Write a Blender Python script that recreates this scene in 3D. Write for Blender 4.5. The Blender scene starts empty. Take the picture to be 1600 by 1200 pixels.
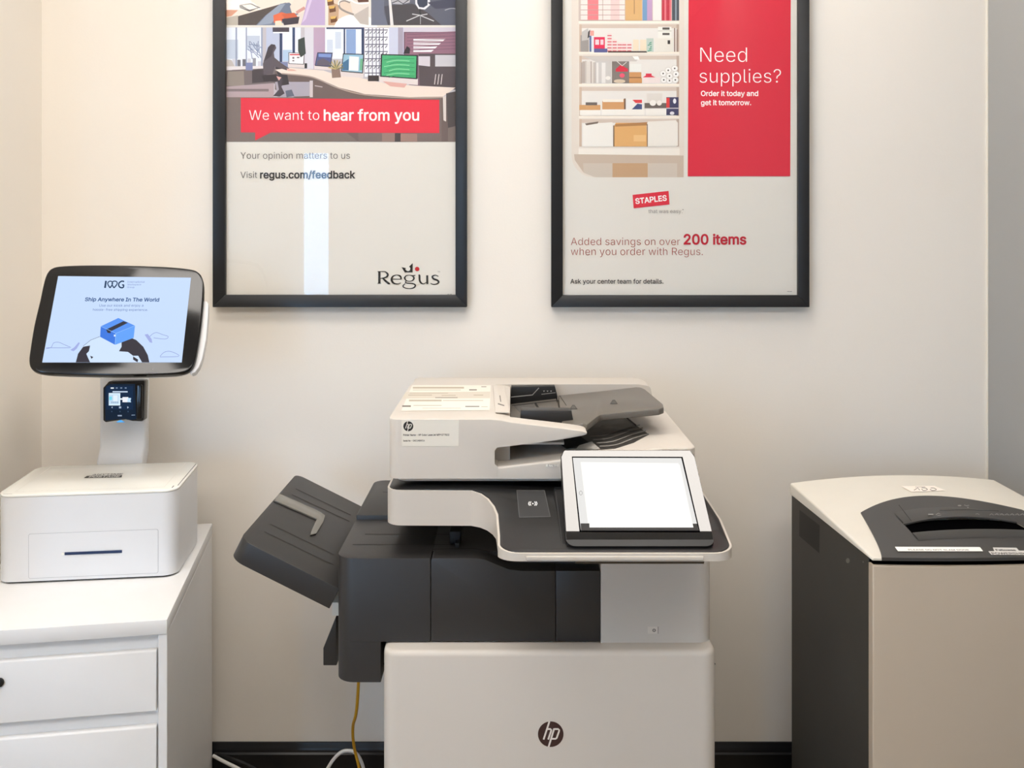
import bpy, bmesh, math, os, random
from mathutils import Vector, Matrix
from mathutils.geometry import delaunay_2d_cdt
random.seed(4)
SC = bpy.context.scene
C = SC.collection
F, CX, CY, DW, EYE = 1480.0, 800.0, 355.0, 2.4, 1.45      # lens and camera station (pixels of the 1600x1200 frame, metres)

# ------------------------------------------------------------------ camera, world, exposure
cd = bpy.data.cameras.new('camera')
cam = bpy.data.objects.new('camera', cd); C.objects.link(cam)
cam.location = (0, -DW, EYE); cam.rotation_euler = (math.pi/2, 0, 0)
cd.sensor_fit = 'HORIZONTAL'; cd.sensor_width = 36.0; cd.lens = 36.0*F/1600
cd.shift_x = (800-CX)/1600; cd.shift_y = (CY-600)/1600; cd.clip_start = 0.02
SC.camera = cam
SC.view_settings.view_transform = 'Standard'; SC.view_settings.look = 'None'
SC.view_settings.exposure = 0.07; SC.view_settings.gamma = 1.0; SC.view_settings.use_curve_mapping = False
wd = bpy.data.worlds.new('daylight'); SC.world = wd; wd.use_nodes = True
wd.node_tree.nodes['Background'].inputs[0].default_value = (0.36, 0.63, 1.0, 1)
wd.node_tree.nodes['Background'].inputs[1].default_value = 14.0
LAMP = 10.5                                                # radiance of the ceiling panels
SC.cycles.max_bounces = 10; SC.cycles.diffuse_bounces = 6; SC.cycles.caustics_reflective = False

# ------------------------------------------------------------------ materials
def lin(c):
    c = c/255.0
    return c/12.92 if c <= .04045 else ((c+.055)/1.055)**2.4
MC = {}
def mat(name, rgb, rough=.5, metal=0, ior=1.45, coat=0, noise=0, nscale=8, bump=0, bscale=300):
    if name in MC: return MC[name]
    m = bpy.data.materials.new(name); m.use_nodes = True
    nt = m.node_tree; p = nt.nodes['Principled BSDF']
    col = (lin(rgb[0]), lin(rgb[1]), lin(rgb[2]), 1)
    p.inputs['Base Color'].default_value = col
    p.inputs['Roughness'].default_value = rough; p.inputs['Metallic'].default_value = metal
    p.inputs['IOR'].default_value = ior; p.inputs['Coat Weight'].default_value = coat
    p.inputs['Coat Roughness'].default_value = .05
    if noise or bump:
        tc = nt.nodes.new('ShaderNodeTexCoord')
    if noise:
        n = nt.nodes.new('ShaderNodeTexNoise'); n.inputs['Scale'].default_value = nscale; n.inputs['Detail'].default_value = 4
        nt.links.new(tc.outputs['Object'], n.inputs['Vector'])
        r = nt.nodes.new('ShaderNodeValToRGB')
        r.color_ramp.elements[0].position = .3; r.color_ramp.elements[1].position = .7
        r.color_ramp.elements[0].color = (col[0]*(1-noise), col[1]*(1-noise), col[2]*(1-noise), 1)
        r.color_ramp.elements[1].color = (min(1, col[0]*(1+noise)), min(1, col[1]*(1+noise)), min(1, col[2]*(1+noise)), 1)
        nt.links.new(n.outputs['Fac'], r.inputs['Fac']); nt.links.new(r.outputs['Color'], p.inputs['Base Color'])
    if bump:
        n2 = nt.nodes.new('ShaderNodeTexNoise'); n2.inputs['Scale'].default_value = bscale
        nt.links.new(tc.outputs['Object'], n2.inputs['Vector'])
        b = nt.nodes.new('ShaderNodeBump'); b.inputs['Strength'].default_value = bump; b.inputs['Distance'].default_value = .001
        nt.links.new(n2.outputs['Fac'], b.inputs['Height']); nt.links.new(b.outputs['Normal'], p.inputs['Normal'])
    MC[name] = m
    return m
def ink(*rgb): return mat('ink_%d_%d_%d' % rgb, rgb, .6)
def glow(name, rgb, s=1.0):
    if name in MC: return MC[name]
    m = bpy.data.materials.new(name); m.use_nodes = True
    nt = m.node_tree; p = nt.nodes['Principled BSDF']
    p.inputs['Base Color'].default_value = (.01, .01, .012, 1); p.inputs['Roughness'].default_value = .3; p.inputs['IOR'].default_value = 1.15
    p.inputs['Emission Color'].default_value = (lin(rgb[0]), lin(rgb[1]), lin(rgb[2]), 1)
    p.inputs['Emission Strength'].default_value = s
    MC[name] = m
    return m
def lit(*rgb): return glow('lit_%d_%d_%d' % rgb, rgb)
def glass(name, ior=1.3):
    m = bpy.data.materials.new(name); m.use_nodes = True
    nt = m.node_tree; nt.nodes.remove(nt.nodes['Principled BSDF'])
    t = nt.nodes.new('ShaderNodeBsdfTransparent'); g = nt.nodes.new('ShaderNodeBsdfGlossy'); g.inputs['Roughness'].default_value = .01
    fr = nt.nodes.new('ShaderNodeFresnel'); ge = nt.nodes.new('ShaderNodeNewGeometry')
    mr = nt.nodes.new('ShaderNodeMapRange'); mr.inputs['To Min'].default_value = ior; mr.inputs['To Max'].default_value = 1/ior
    nt.links.new(ge.outputs['Backfacing'], mr.inputs['Value']); nt.links.new(mr.outputs[0], fr.inputs['IOR'])
    mx = nt.nodes.new('ShaderNodeMixShader')
    nt.links.new(fr.outputs[0], mx.inputs[0]); nt.links.new(t.outputs[0], mx.inputs[1]); nt.links.new(g.outputs[0], mx.inputs[2])
    nt.links.new(mx.outputs[0], nt.nodes['Material Output'].inputs[0])
    return m

M_WALL = mat('cream_wall_paint', (234, 228, 219), .75, noise=.012, nscale=2, bump=.15, bscale=180)
M_GREY = mat('grey_wall_paint', (160, 160, 158), .75, noise=.01, nscale=2, bump=.1, bscale=180)
M_CEIL = mat('white_ceiling_tile', (235, 234, 230), .9, noise=.02, nscale=40)
M_CARPET = mat('grey_carpet', (156, 142, 122), .95, noise=.25, nscale=120, bump=.6, bscale=400)
M_BASE = mat('black_gloss_paint', (16, 17, 21), .3)
M_FRAME = mat('black_wood_frame', (25, 26, 29), .38, noise=.1, nscale=30)
M_PAPER = mat('poster_paper', (228, 224, 215), .6)
M_GLASS = glass('picture_glass'); M_PANE = glass('window_glass')
M_LAM = mat('white_laminate', (226, 226, 226), .45, noise=.008, nscale=20)
M_KIOSK = mat('white_kiosk_plastic', (222, 223, 225), .4)
M_KTOP = mat('white_glass_plate', (238, 238, 232), .12)
M_BLACK = mat('black_gloss_plastic', (12, 12, 14), .12)
M_BLK = mat('black_matt_plastic', (18, 19, 21), .45)
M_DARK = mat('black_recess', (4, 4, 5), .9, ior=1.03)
M_HPW = mat('white_printer_plastic', (202, 195, 186), .42, bump=.04, bscale=900)
M_HPD = mat('charcoal_printer_plastic', (43, 42, 42), .42, ior=1.5, bump=.06, bscale=900)
M_HPT = mat('grey_tray_plastic', (102, 97, 90), .36, bump=.06, bscale=900)
M_DECK = mat('black_control_deck', (34, 34, 35), .33)
M_BEZEL = mat('black_gloss_bezel', (10, 10, 12), .06, ior=1.72)
M_STOP = mat('translucent_grey_plastic', (118, 116, 110), .2)
M_SHL = mat('off_white_lid_plastic', (222, 217, 206), .5, noise=.015, nscale=12)
M_SHD = mat('dark_grey_shredder_side', (64, 62, 58), .55, noise=.06, nscale=5)
M_SHP = mat('charcoal_shredder_panel', (62, 61, 60), .4)
M_SHT = mat('taupe_shredder_door', (186, 172, 154), .4, noise=.02, nscale=4)

# ------------------------------------------------------------------ mesh helpers
def ray(px, py): return Vector(((px-CX)/F, 1, -(py-CY)/F))
O3 = Vector((0, -DW, EYE))
def at(px, py, d): return O3 + ray(px, py)*d                # the point d metres in front of the lens
def hit(px, py, P, n):                                      # a point of a real plane
    r = ray(px, py); return O3 + r*((P-O3).dot(n)/r.dot(n))
def box(bm, x0, x1, y0, y1, z0, z1):
    return prism(bm, [(x0, z0), (x1, z0), (x1, z1), (x0, z1)], 'y', y0, y1)
def prism(bm, pts, ax, a, b):
    def v(p, t):
        return {'y': (p[0], t, p[1]), 'z': (p[0], p[1], t), 'x': (t, p[0], p[1])}[ax]
    A = [bm.verts.new(v(p, a)) for p in pts]; B = [bm.verts.new(v(p, b)) for p in pts]
    n = len(pts); fs = [bm.faces.new(A), bm.faces.new(B[::-1])]
    for i in range(n): fs.append(bm.faces.new((A[i], B[i], B[(i+1) % n], A[(i+1) % n])))
    return fs
def zprism(bm, pts, zb, zt):                                # plan outline with sloping top and bottom
    A = [bm.verts.new((p[0], p[1], zb(p))) for p in pts]; B = [bm.verts.new((p[0], p[1], zt(p))) for p in pts]
    n = len(pts); bm.faces.new(A[::-1]); bm.faces.new(B)
    for i in range(n): bm.faces.new((A[i], A[(i+1) % n], B[(i+1) % n], B[i]))
def bev(bm, w, pred=None, seg=3, ang=25):
    bm.normal_update(); bmesh.ops.recalc_face_normals(bm, faces=bm.faces)
    es = [e for e in bm.edges if len(e.link_faces) == 2 and e.calc_face_angle(0) > math.radians(ang)
          and (pred is None or pred(e.verts[0].co, e.verts[1].co))]
    if es: bmesh.ops.bevel(bm, geom=es, offset=w, segments=seg, profile=.5, affect='EDGES', clamp_overlap=True)
def arc(cx, cy, r, a0, a1, n=6): return [(cx+r*math.cos(math.radians(a0+(a1-a0)*i/n)), cy+r*math.sin(math.radians(a0+(a1-a0)*i/n))) for i in range(n+1)]
def rrect(x0, y0, x1, y1, r, n=6):
    r = r if isinstance(r, (tuple, list)) else (r,)*4
    r = [max(q, 1e-4) for q in r]                           # corners: (x0,y0) (x1,y0) (x1,y1) (x0,y1)
    return (arc(x0+r[0], y0+r[0], r[0], 180, 270, n)+arc(x1-r[1], y0+r[1], r[1], 270, 360, n) +
            arc(x1-r[2], y1-r[2], r[2], 0, 90, n)+arc(x0+r[3], y1-r[3], r[3], 90, 180, n))
def spline(P, n=8):
    P = [Vector(p) for p in P]; out = []
    for i in range(len(P)-1):
        a, b, c, d = P[max(i-1, 0)], P[i], P[i+1], P[min(i+2, len(P)-1)]
        for k in range(n):
            t = k/n
            out.append(.5*((2*b)+(c-a)*t+(2*a-5*b+4*c-d)*t*t+(3*b-a-3*c+d)*t**3))
    return out+[P[-1]]
def tube(bm, P, r, n=10, k=8):
    P = spline(P, k); rings = []
    for i, p in enumerate(P):
        t = (P[min(i+1, len(P)-1)]-P[max(i-1, 0)]).normalized()
        u = t.cross(Vector((0, 1, .13))).normalized(); w = t.cross(u)
        rings.append([bm.verts.new(p+r*(math.cos(2*math.pi*j/n)*u+math.sin(2*math.pi*j/n)*w)) for j in range(n)])
    for a, b in zip(rings, rings[1:]):
        for j in range(n): bm.faces.new((a[j], a[(j+1) % n], b[(j+1) % n], b[j]))
    bm.faces.new(rings[0]); bm.faces.new(rings[-1][::-1])
def root_of(o):
    while o.parent: o = o.parent
    return o
def obj(name, bm, mats, parent=None, label=None, sharp=35, recalc=True):
    """links bm (built in room coordinates) as ONE mesh object"""
    if parent is not None: bmesh.ops.translate(bm, vec=-root_of(parent).location, verts=bm.verts)
    if recalc: bmesh.ops.recalc_face_normals(bm, faces=bm.faces)
    me = bpy.data.meshes.new(name); bm.to_mesh(me); bm.free()
    for m in (mats if isinstance(mats, (list, tuple)) else [mats]): me.materials.append(m)
    for p in me.polygons: p.use_smooth = True
    me.set_sharp_from_angle(angle=math.radians(sharp))
    o = bpy.data.objects.new(name, me); C.objects.link(o)
    if parent is not None: o.parent = parent
    if label: o['label'] = label
    return o
def thing(name, label, cat, loc, group=None):
    o = bpy.data.objects.new(name, None); C.objects.link(o); o.location = loc; o.empty_display_size = .05
    o['label'] = label; o['category'] = cat
    if group: o['group'] = group
    return o
def struct(name, bm, m, parent=None, label=None):
    o = obj(name, bm, m, parent)
    if parent is None:
        o['kind'] = 'structure'
        o['label'] = label; o['category'] = name.split('_')[0]
    return o
def B(): return bmesh.new()
def bx(x0, x1, y0, y1, z0, z1, w=0, seg=3, pred=None):
    bm = B(); box(bm, x0, x1, y0, y1, z0, z1)
    if w: bev(bm, w, pred, seg)
    return bm

# ------------------------------------------------------------------ flat printing on a plane
try:
    FONT = bpy.data.fonts.load(os.path.join(bpy.utils.resource_path('LOCAL'), 'datafiles', 'fonts', 'Inter.woff2'))
except Exception:
    FONT = None
TC = {}
def text_mesh(s, off):
    if (s, off) in TC: return TC[(s, off)]
    cu = bpy.data.curves.new('text', 'FONT'); cu.body = s
    if FONT: cu.font = FONT
    o = bpy.data.objects.new('text', cu); C.objects.link(o)
    dg = bpy.context.evaluated_depsgraph_get(); oc = o.to_curve(dg)
    cs = [[(p.co.copy(), p.handle_left.copy(), p.handle_right.copy()) for p in sp.bezier_points] for sp in oc.splines]
    o.to_curve_clear(); bpy.data.objects.remove(o); bpy.data.curves.remove(cu)
    loops = []
    for c in cs:
        L = []
        for a, b in zip(c, c[1:]+c[:1]):
            straight = (a[2]-a[0]).cross(b[0]-a[0]).length < 1e-6 and (b[1]-b[0]).cross(b[0]-a[0]).length < 1e-6
            for k in range(1 if straight else 5):
                t = k/5; q = a[0]*(1-t)**3+a[2]*3*t*(1-t)**2+b[1]*3*t*t*(1-t)+b[0]*t**3
                if not L or (q.xy-L[-1]).length > 1e-5: L.append(q.xy)
        n, M = len(L), []
        for k in range(n):                                  # heavier or lighter weight: move the outline along its normal
            d0 = (L[k]-L[k-1]).normalized(); d1 = (L[(k+1) % n]-L[k]).normalized()
            m = Vector((-(d0.y+d1.y), d0.x+d1.x)); m = m.normalized() if m.length > 1e-6 else Vector((-d0.y, d0.x))
            M.append(L[k]+m*off/max(.5, m.dot(Vector((-d0.y, d0.x)))))
        loops.append((M, min(v.x for v in M), max(v.x for v in M), min(v.y for v in M), max(v.y for v in M)))
    P, E_ = [], []
    for M, *_ in loops:
        k = len(P); P += M; E_ += [(k+q, k+(q+1) % len(M)) for q in range(len(M))]
    vs, _, tri, *_ = delaunay_2d_cdt(P, E_, [], 0, 1e-6)
    fs = []
    for f in tri:                                           # keep what the outlines wind around
        g = sum((vs[q] for q in f), Vector((0, 0)))/len(f); wn = 0
        for M, x0, x1, y0, y1 in loops:
            if not (x0 <= g.x <= x1 and y0 <= g.y <= y1): continue
            for a, b in zip(M, M[1:]+M[:1]):
                s_ = (b.x-a.x)*(g.y-a.y)-(g.x-a.x)*(b.y-a.y)
                if a.y <= g.y < b.y and s_ > 0: wn += 1
                elif b.y <= g.y < a.y and s_ < 0: wn -= 1
        if wn: fs.append(list(f))
    TC[(s, off)] = (vs, fs); return vs, fs
class Print:
    """flat inked shapes on the plane (P, n), gathered into one mesh with a material slot per ink"""
    def __init__(s, P, n, lift=4e-4, step=4e-6):
        s.P, s.n, s.z, s.step, s.bm, s.mats = Vector(P), Vector(n).normalized(), lift, step, B(), []
    def mi(s, m):
        if m not in s.mats: s.mats.append(m)
        return s.mats.index(m)
    def faces3(s, vs, fs, m):
        i = s.mi(m); V = [s.bm.verts.new(v+s.n*s.z) for v in vs]
        for f in fs:
            if len(set(f)) < 3: continue
            try: q = s.bm.faces.new([V[k] for k in f])
            except ValueError: continue
            q.normal_update()
            if q.normal.dot(s.n) < 0: q.normal_flip()
            q.material_index = i
        s.z += s.step
    def poly(s, pts, m): s.faces3([hit(x, y, s.P, s.n) for x, y in pts], [list(range(len(pts)))], m)
    def rect(s, x0, y0, x1, y1, m): s.poly([(x0, y0), (x1, y0), (x1, y1), (x0, y1)], m)
    def rects(s, L, m):
        for r in L: s.rect(*r, m)
    def oval(s, x, y, rx, ry, m, n=28): s.poly([(x+rx*math.cos(2*math.pi*i/n), y+ry*math.sin(2*math.pi*i/n)) for i in range(n)], m)
    def line(s, pts, w, m, smooth=0, closed=False):
        P = [Vector((p[0], p[1], p[2] if len(p) > 2 else w)) for p in pts]
        if closed: P = P+[P[0]]
        if smooth: P = spline(P, smooth)
        L, fs = [], []
        for i, p in enumerate(P):
            a, b = P[max(i-1, 0)].xy, P[min(i+1, len(P)-1)].xy
            if closed and i in (0, len(P)-1): a, b = P[-2].xy, P[1].xy
            t = (b-a)
            if t.length < 1e-9: t = Vector((1, 0))
            t.normalize(); q = Vector((-t.y, t.x))*p.z/2
            L += [p.xy+q, p.xy-q]
            if i: fs.append([2*i-2, 2*i-1, 2*i+1, 2*i])
        s.faces3([hit(v.x, v.y, s.P, s.n) for v in L], fs, m)
    def text(s, body, x0, x1, y, m, off=0, y1=None, ys=1.0):
        vs, fs = text_mesh(body, off)
        a = hit(x0, y, s.P, s.n); b = hit(x1, y if y1 is None else y1, s.P, s.n)
        used = [vs[q].x for f in fs for q in f]; xm = min(used); k = (b-a).length/(max(used)-xm); ex = (b-a).normalized(); up = s.n.cross(ex)
        s.faces3([a+ex*(v.x-xm)*k+up*v.y*k*ys for v in vs], fs, m)
    def merge(s, o):                                        # the print becomes part of the mesh it lies on
        bmesh.ops.translate(s.bm, vec=-root_of(o).location, verts=s.bm.verts)
        k = len(o.data.materials)
        for f in s.bm.faces: f.material_index += k
        for m in s.mats: o.data.materials.append(m)
        t = bpy.data.meshes.new('t'); s.bm.to_mesh(t); s.bm.free()
        b = B(); b.from_mesh(o.data); b.from_mesh(t); b.to_mesh(o.data); b.free(); bpy.data.meshes.remove(t)
    def done(s, name, parent, label=None): return obj(name, s.bm, s.mats, parent, label, recalc=False)
def hp_logo(pr, cx, cy, r, dark, light):
    pr.oval(cx, cy, r, r, dark, 40)
    T = lambda L: [(cx+r*p[0], cy-r*p[1]) for p in L]
    w = .135*r
    for L in ([(-.10, 1.0), (-.56, -.42)], [(-.30, .40), (-.02, .40), (.04, .33), (.02, .22), (-.20, -.42)],
              [(.27, .44), (-.17, -1.0)], [(.27, .40), (.58, .40), (.66, .32), (.64, .2), (.46, -.30), (.38, -.36), (.08, -.36)]):
        pr.line(T(L), w, light)

# ------------------------------------------------------------------ the room
XL, XR, ZC = -1.192, 1.2055, 2.85

struct('floor', bx(-3.6, 1.4, -6.2, .15, -.1, 0), M_CARPET, label='grey carpet floor under the printer and cabinet')
struct('ceiling', bx(-3.6, 1.4, -6.2, .15, ZC, ZC+.1), M_CEIL, label='white office ceiling above the print corner')
struct('wall_back', bx(XL-.1, XR+.1, 0, .12, 0, ZC), M_WALL, label='cream painted wall behind the printer carrying both posters')
struct('wall_left', bx(-3.5, XL, -.95, .12, 0, ZC), M_WALL, label='short cream wall at the left beside the kiosk')
struct('wall_right', bx(XR, XR+.12, -6.1, .12, 0, ZC), M_GREY, label='grey painted wall at the right beyond the shredder')
struct('wall_outer', bx(-3.6, -3.48, -6.1, -.9, 0, ZC), M_WALL, label='cream wall on the far left of the office')
WX0, WX1, WZ0, WZ1, WY = -1.90, -1.58, .40, 2.16, -6.0
VX0, VX1 = -3.44, -2.70
bm = B()
box(bm, -3.6, VX0, WY-.12, WY, 0, ZC); box(bm, VX1, WX0, WY-.12, WY, 0, ZC); box(bm, WX1, XR+.1, WY-.12, WY, 0, ZC)
box(bm, WX0, WX1, WY-.12, WY, 0, WZ0); box(bm, WX0, WX1, WY-.12, WY, WZ1, ZC)
box(bm, VX0, VX1, WY-.12, WY, 0, WZ0); box(bm, VX0, VX1, WY-.12, WY, WZ1+.3, ZC)
struct('wall_front', bm, M_WALL, label='cream wall facing the printer, pierced by a tall window')
for nm, x0, x1, z1, lab in (('window_1', WX0, WX1, WZ1, 'narrow tall window letting in blue daylight'), ('window_added', VX0, VX1, WZ1+.3, 'unseen window added at the far left of the front wall for broader blue daylight')):  # the second, wider window is added to spread blue daylight over the kiosk
    bm = B()
    for a in ((x0, x0+.045, WZ0, z1), (x1-.045, x1, WZ0, z1), (x0, x1, WZ0, WZ0+.05), (x0, x1, z1-.05, z1)): box(bm, a[0], a[1], WY-.09, WY-.03, a[2], a[3])
    w = struct(nm, bm, M_LAM, label=lab)
    obj('pane', bx(x0+.045, x1-.045, WY-.062, WY-.058, WZ0+.05, z1-.05), M_PANE, w)
prof = [(0, 0), (-.016, 0), (-.016, .122), (-.012, .126), (-.012, .132), (-.009, .137), (-.005, .147), (0, .147)]
def skirting(name, fn, label):
    bm = B(); fn(bm); struct(name, bm, M_BASE, label=label)
skirting('baseboard_back', lambda bm: prism(bm, prof, 'x', XL+.0165, XR-.0165), 'glossy black baseboard along the wall behind the printer')
skirting('baseboard_right', lambda bm: prism(bm, [(XR+p[0], p[1]) for p in prof], 'y', -5.98, -.002), 'black baseboard along the grey right wall')
skirting('baseboard_left', lambda bm: prism(bm, [(XL-p[0], p[1]) for p in prof], 'y', -.95, -.002), 'black baseboard along the short left wall')
struct('trim_1', bx(XR-.0045, XR-.0005, -.004, -.0005, .15, ZC-.002), mat('cream_corner_bead', (240, 234, 222), .6), label='pale corner bead where cream wall meets grey wall')
def ceiling_lamp(x, y, lx, ly, lab):
    t = thing('ceiling_light', lab, 'ceiling light', (x, y, ZC-.012), 'flat ceiling light panels')
    bm = B()
    for a in ((-lx/2-.02, -lx/2, -ly/2-.02, ly/2+.02), (lx/2, lx/2+.02, -ly/2-.02, ly/2+.02), (-lx/2, lx/2, -ly/2-.02, -ly/2), (-lx/2, lx/2, ly/2, ly/2+.02)):
        box(bm, x+a[0], x+a[1], y+a[2], y+a[3], ZC-.012, ZC-.0005)
    obj('frame', bm, M_LAM, t)
    obj('diffuser', bx(x-lx/2, x+lx/2, y-ly/2, y+ly/2, ZC-.008, ZC-.001), glow('lamp_diffuser', (255, 248, 240), LAMP), t)
ceiling_lamp(-.55, -1.15, 1.2, .6, 'flat white ceiling light panel above the kiosk side')
ceiling_lamp(.45, -.42, .6, .6, 'flat white ceiling light panel above the printer')
ceiling_lamp(-.75, -2.75, 1.2, .6, 'unseen ceiling light panel added behind the camera on the left for more light')  # this panel and the next are added to raise the total light
ceiling_lamp(.55, -2.75, 1.2, .6, 'unseen ceiling light panel added behind the camera on the right for more light')
ceiling_lamp(-2.2, -3.4, 1.2, .6, 'flat white ceiling light panel in the left bay of the office')

# ------------------------------------------------------------------ framed posters
NW = Vector((0, -1, 0))
def frame(x0, x1, ytop, ybot, xi0, xi1, yi, label):
    dF = 2.372
    a, b = at(x0, ybot, dF), at(x1, ytop, dF); ia, ib = at(xi0, yi, dF), at(xi1, ytop+(ybot-yi), dF)
    t = thing('framed_poster', label, 'poster', (.5*(a.x+b.x), -.001, a.z))
    Y0, Y1 = dF-DW, -.001
    bm = B()
    def rail(o0, o1, i0, i1):                              # mitred rail, face sloping in slightly
        P = [(o0[0], Y1, o0[1]), (o1[0], Y1, o1[1]), (i1[0], Y1, i1[1]), (i0[0], Y1, i0[1])]
        Q = [(o0[0], Y0, o0[1]), (o1[0], Y0, o1[1]), (i1[0], Y0+.003, i1[1]), (i0[0], Y0+.003, i0[1])]
        A = [bm.verts.new(p) for p in P]; Bq = [bm.verts.new(p) for p in Q]
        bm.faces.new(A); bm.faces.new(Bq[::-1])
        for i in range(4): bm.faces.new((A[i], A[(i+1) % 4], Bq[(i+1) % 4], Bq[i]))
    g = .0002
    oc = [(a.x, a.z), (b.x, a.z), (b.x, b.z), (a.x, b.z)]; ic = [(ia.x, ia.z), (ib.x, ia.z), (ib.x, ib.z), (ia.x, ib.z)]
    for i in range(4): rail(oc[i], oc[(i+1) % 4], ic[i], ic[(i+1) % 4])
    bev(bm, .0012, None, 2, 50)
    obj('frame', bm, M_FRAME, t)
    obj('backing_board', bx(ia.x-.004, ib.x+.004, -.0118, -.002, ia.z-.004, ib.z+.004), M_BLK, t)
    obj('glazing', bx(ia.x-.003, ib.x+.003, Y0+.0075, Y0+.0095, ia.z-.003, ib.z+.003), M_GLASS, t, 'clear reflective glass')
    p = Print((0, -.012, 1), NW); p.faces3([Vector((ia.x-.003, -.012, ia.z-.003)), Vector((ib.x+.003, -.012, ia.z-.003)), Vector((ib.x+.003, -.012, ib.z+.003)), Vector((ia.x-.003, -.012, ib.z+.003))], [[0, 1, 2, 3]], M_PAPER)
    return t, p
K, WT = ink(22, 22, 24), ink(250, 249, 246)
RED = ink(220, 34, 60)
t, p = frame(332, 729.5, -72, 480, 351, 711.5, 461, 'framed poster left of the pair, red banner reading We want to hear from you')
cells = [(345, -62, 508, 39.5), (513, -62, 576, 39.5), (580.5, -62, 716, 39.5)]
p.rect(345, -62, 508, 39.5, ink(226, 214, 204))            # meeting picture
p.poly([(345, 0), (450, -30), (470, 5), (345, 32)], ink(240, 226, 212)); p.poly([(345, 33), (447, 4), (440, 20), (420, 39.5), (345, 39.5)], ink(84, 72, 66))
p.poly([(345, 29), (372, 24), (372, 39.5), (345, 39.5)], ink(190, 180, 165))
p.poly([(374, 8), (392, 5), (407, 12), (390, 18), (375, 13)], ink(74, 66, 62)); p.poly([(378, 8.5), (391, 6.5), (402, 12), (390, 15.5)], ink(220, 212, 200))
p.poly([(345, 15), (372, 16), (362, 25), (345, 28)], ink(222, 160, 130))
p.poly([(438, 6), (452, 4), (470, 20), (436, 39.5), (400, 39.5), (415, 24)], ink(112, 122, 142)); p.poly([(437, 7), (446, 6), (424, 37), (402, 39.5), (416, 24)], ink(150, 160, 178))
p.poly([(453, 10), (478, -30), (496, -62), (508, -62), (508, -20), (484, 14), (468, 22), (456, 20)], ink(236, 220, 206))
p.poly([(462, 18), (475, 10), (478, 14), (464, 22)], ink(206, 150, 140))
p.poly([(482, -10), (500, -40), (508, -40), (508, 39.5), (470, 39.5), (474, 26)], ink(190, 168, 204)); p.poly([(484, -2), (492, -14), (478, 30), (472, 36)], ink(216, 198, 224))
p.poly([(427, 24), (440, 19), (456, 24), (458, 28), (444, 28), (440, 34), (428, 36)], ink(226, 108, 66)); p.poly([(440, 22), (460, 20), (468, 30), (446, 30)], ink(206, 96, 60))
p.poly([(440, 30), (468, 26), (466, 37), (444, 39.5)], ink(60, 52, 60)); p.poly([(430, 33), (439, 32), (442, 39.5), (430, 39.5)], ink(236, 222, 196))
p.rect(513, -62, 576, 39.5, ink(226, 206, 186))            # coffee cup picture
p.poly([(513, 2), (530, 8), (528, 39.5), (513, 39.5)], ink(196, 160, 128))
for x, y in ((519, 14), (521, 30), (516, 3)):
    p.poly([(x-5, y-4), (x+5, y-5), (x+6, y+4), (x-4, y+6)], ink(108, 66, 34)); p.poly([(x-5, y-4), (x+5, y-5), (x+3, y-1), (x-4, y)], ink(222, 180, 96))
p.oval(556, 44, 34, 22, ink(250, 246, 240)); p.poly([(528, 30), (552, 22), (566, 39.5), (530, 39.5)], ink(250, 247, 242))
p.poly([(546, -2), (576, -12), (576, 39.5), (563, 37), (552, 24)], ink(226, 216, 206)); p.poly([(552, 24), (576, 10), (576, 39.5), (563, 37)], ink(192, 182, 174))
p.line([(547, 4), (538, 1), (530, 4), (531, 12), (540, 18), (553, 23)], 3, ink(150, 140, 134), 6); p.line([(547, 2), (538, -1), (530, 2), (529, 8)], 2, ink(244, 238, 232), 5)
p.line([(546, -1), (558, 5), (576, 5)], 2.4, ink(250, 246, 240), 5); p.poly([(556, -6), (576, -14), (576, 3), (560, 4)], ink(96, 60, 44))
p.rect(580.5, -62, 716, 39.5, ink(92, 94, 108))            # chair picture
p.poly([(580, -62), (602, -62), (600, 20), (606, 39.5), (580, 39.5)], ink(108, 112, 130)); p.poly([(600, 10), (612, 8), (616, 39.5), (606, 39.5)], ink(72, 72, 82))
p.poly([(606, -20), (609, -20), (615, 39.5), (610, 39.5)], ink(226, 222, 220)); p.poly([(612, 8), (645, 6), (668, 20), (690, 39.5), (616, 39.5)], ink(70, 66, 70))
p.poly([(611, -20), (645, -20), (640, 4), (628, 7), (612, 6)], ink(176, 174, 180)); p.line([(612, 5), (622, 1), (630, 6), (640, -1)], 1.4, ink(60, 60, 66))
p.poly([(648, -30), (672, -30), (672, 8), (664, 15), (654, 14), (649, 6)], ink(226, 226, 230)); p.poly([(651, -30), (669, -30), (668, 8), (662, 12), (655, 11), (652, 5)], ink(54, 62, 84))
p.line([(656, 14), (657, 24)], 2, ink(40, 40, 46)); p.line([(635, 33), (656, 24), (678, 33)], 1.5, ink(206, 206, 208)); p.line([(644, 22), (657, 24), (668, 22)], 1.4, ink(206, 206, 208))
p.line([(657, 24), (657, 38)], 1.2, ink(160, 160, 164)); p.line([(695, 16), (706, 13), (716, 15)], 1.6, ink(160, 160, 166), 4); p.poly([(668, 4), (716, -4), (716, 12), (680, 14)], ink(66, 68, 86))
p.rect(345, 42.8, 716, 221.5, ink(196, 190, 196))          # office picture
p.rects([(345, 43, 410, 112), (440, 43, 470, 90), (508, 43, 569, 92)], ink(232, 238, 248))
p.rects([(352, 62, 372, 92), (386, 56, 406, 78)], ink(196, 206, 222)); p.rects([(368, 43, 370.5, 108), (384, 43, 386, 108), (408, 43, 410.5, 108)], ink(150, 160, 186))
for i in range(14): p.line([(386+random.random()*20, 62+random.random()*24), (390+random.random()*20, 70+random.random()*24)], 1.2, ink(128, 140, 172))
for i in range(8): p.rect(347+i*8, 90+random.random()*8, 352+i*8, 104, ink(*random.choice([(150, 150, 160), (210, 210, 220), (110, 110, 120)])))
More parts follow.
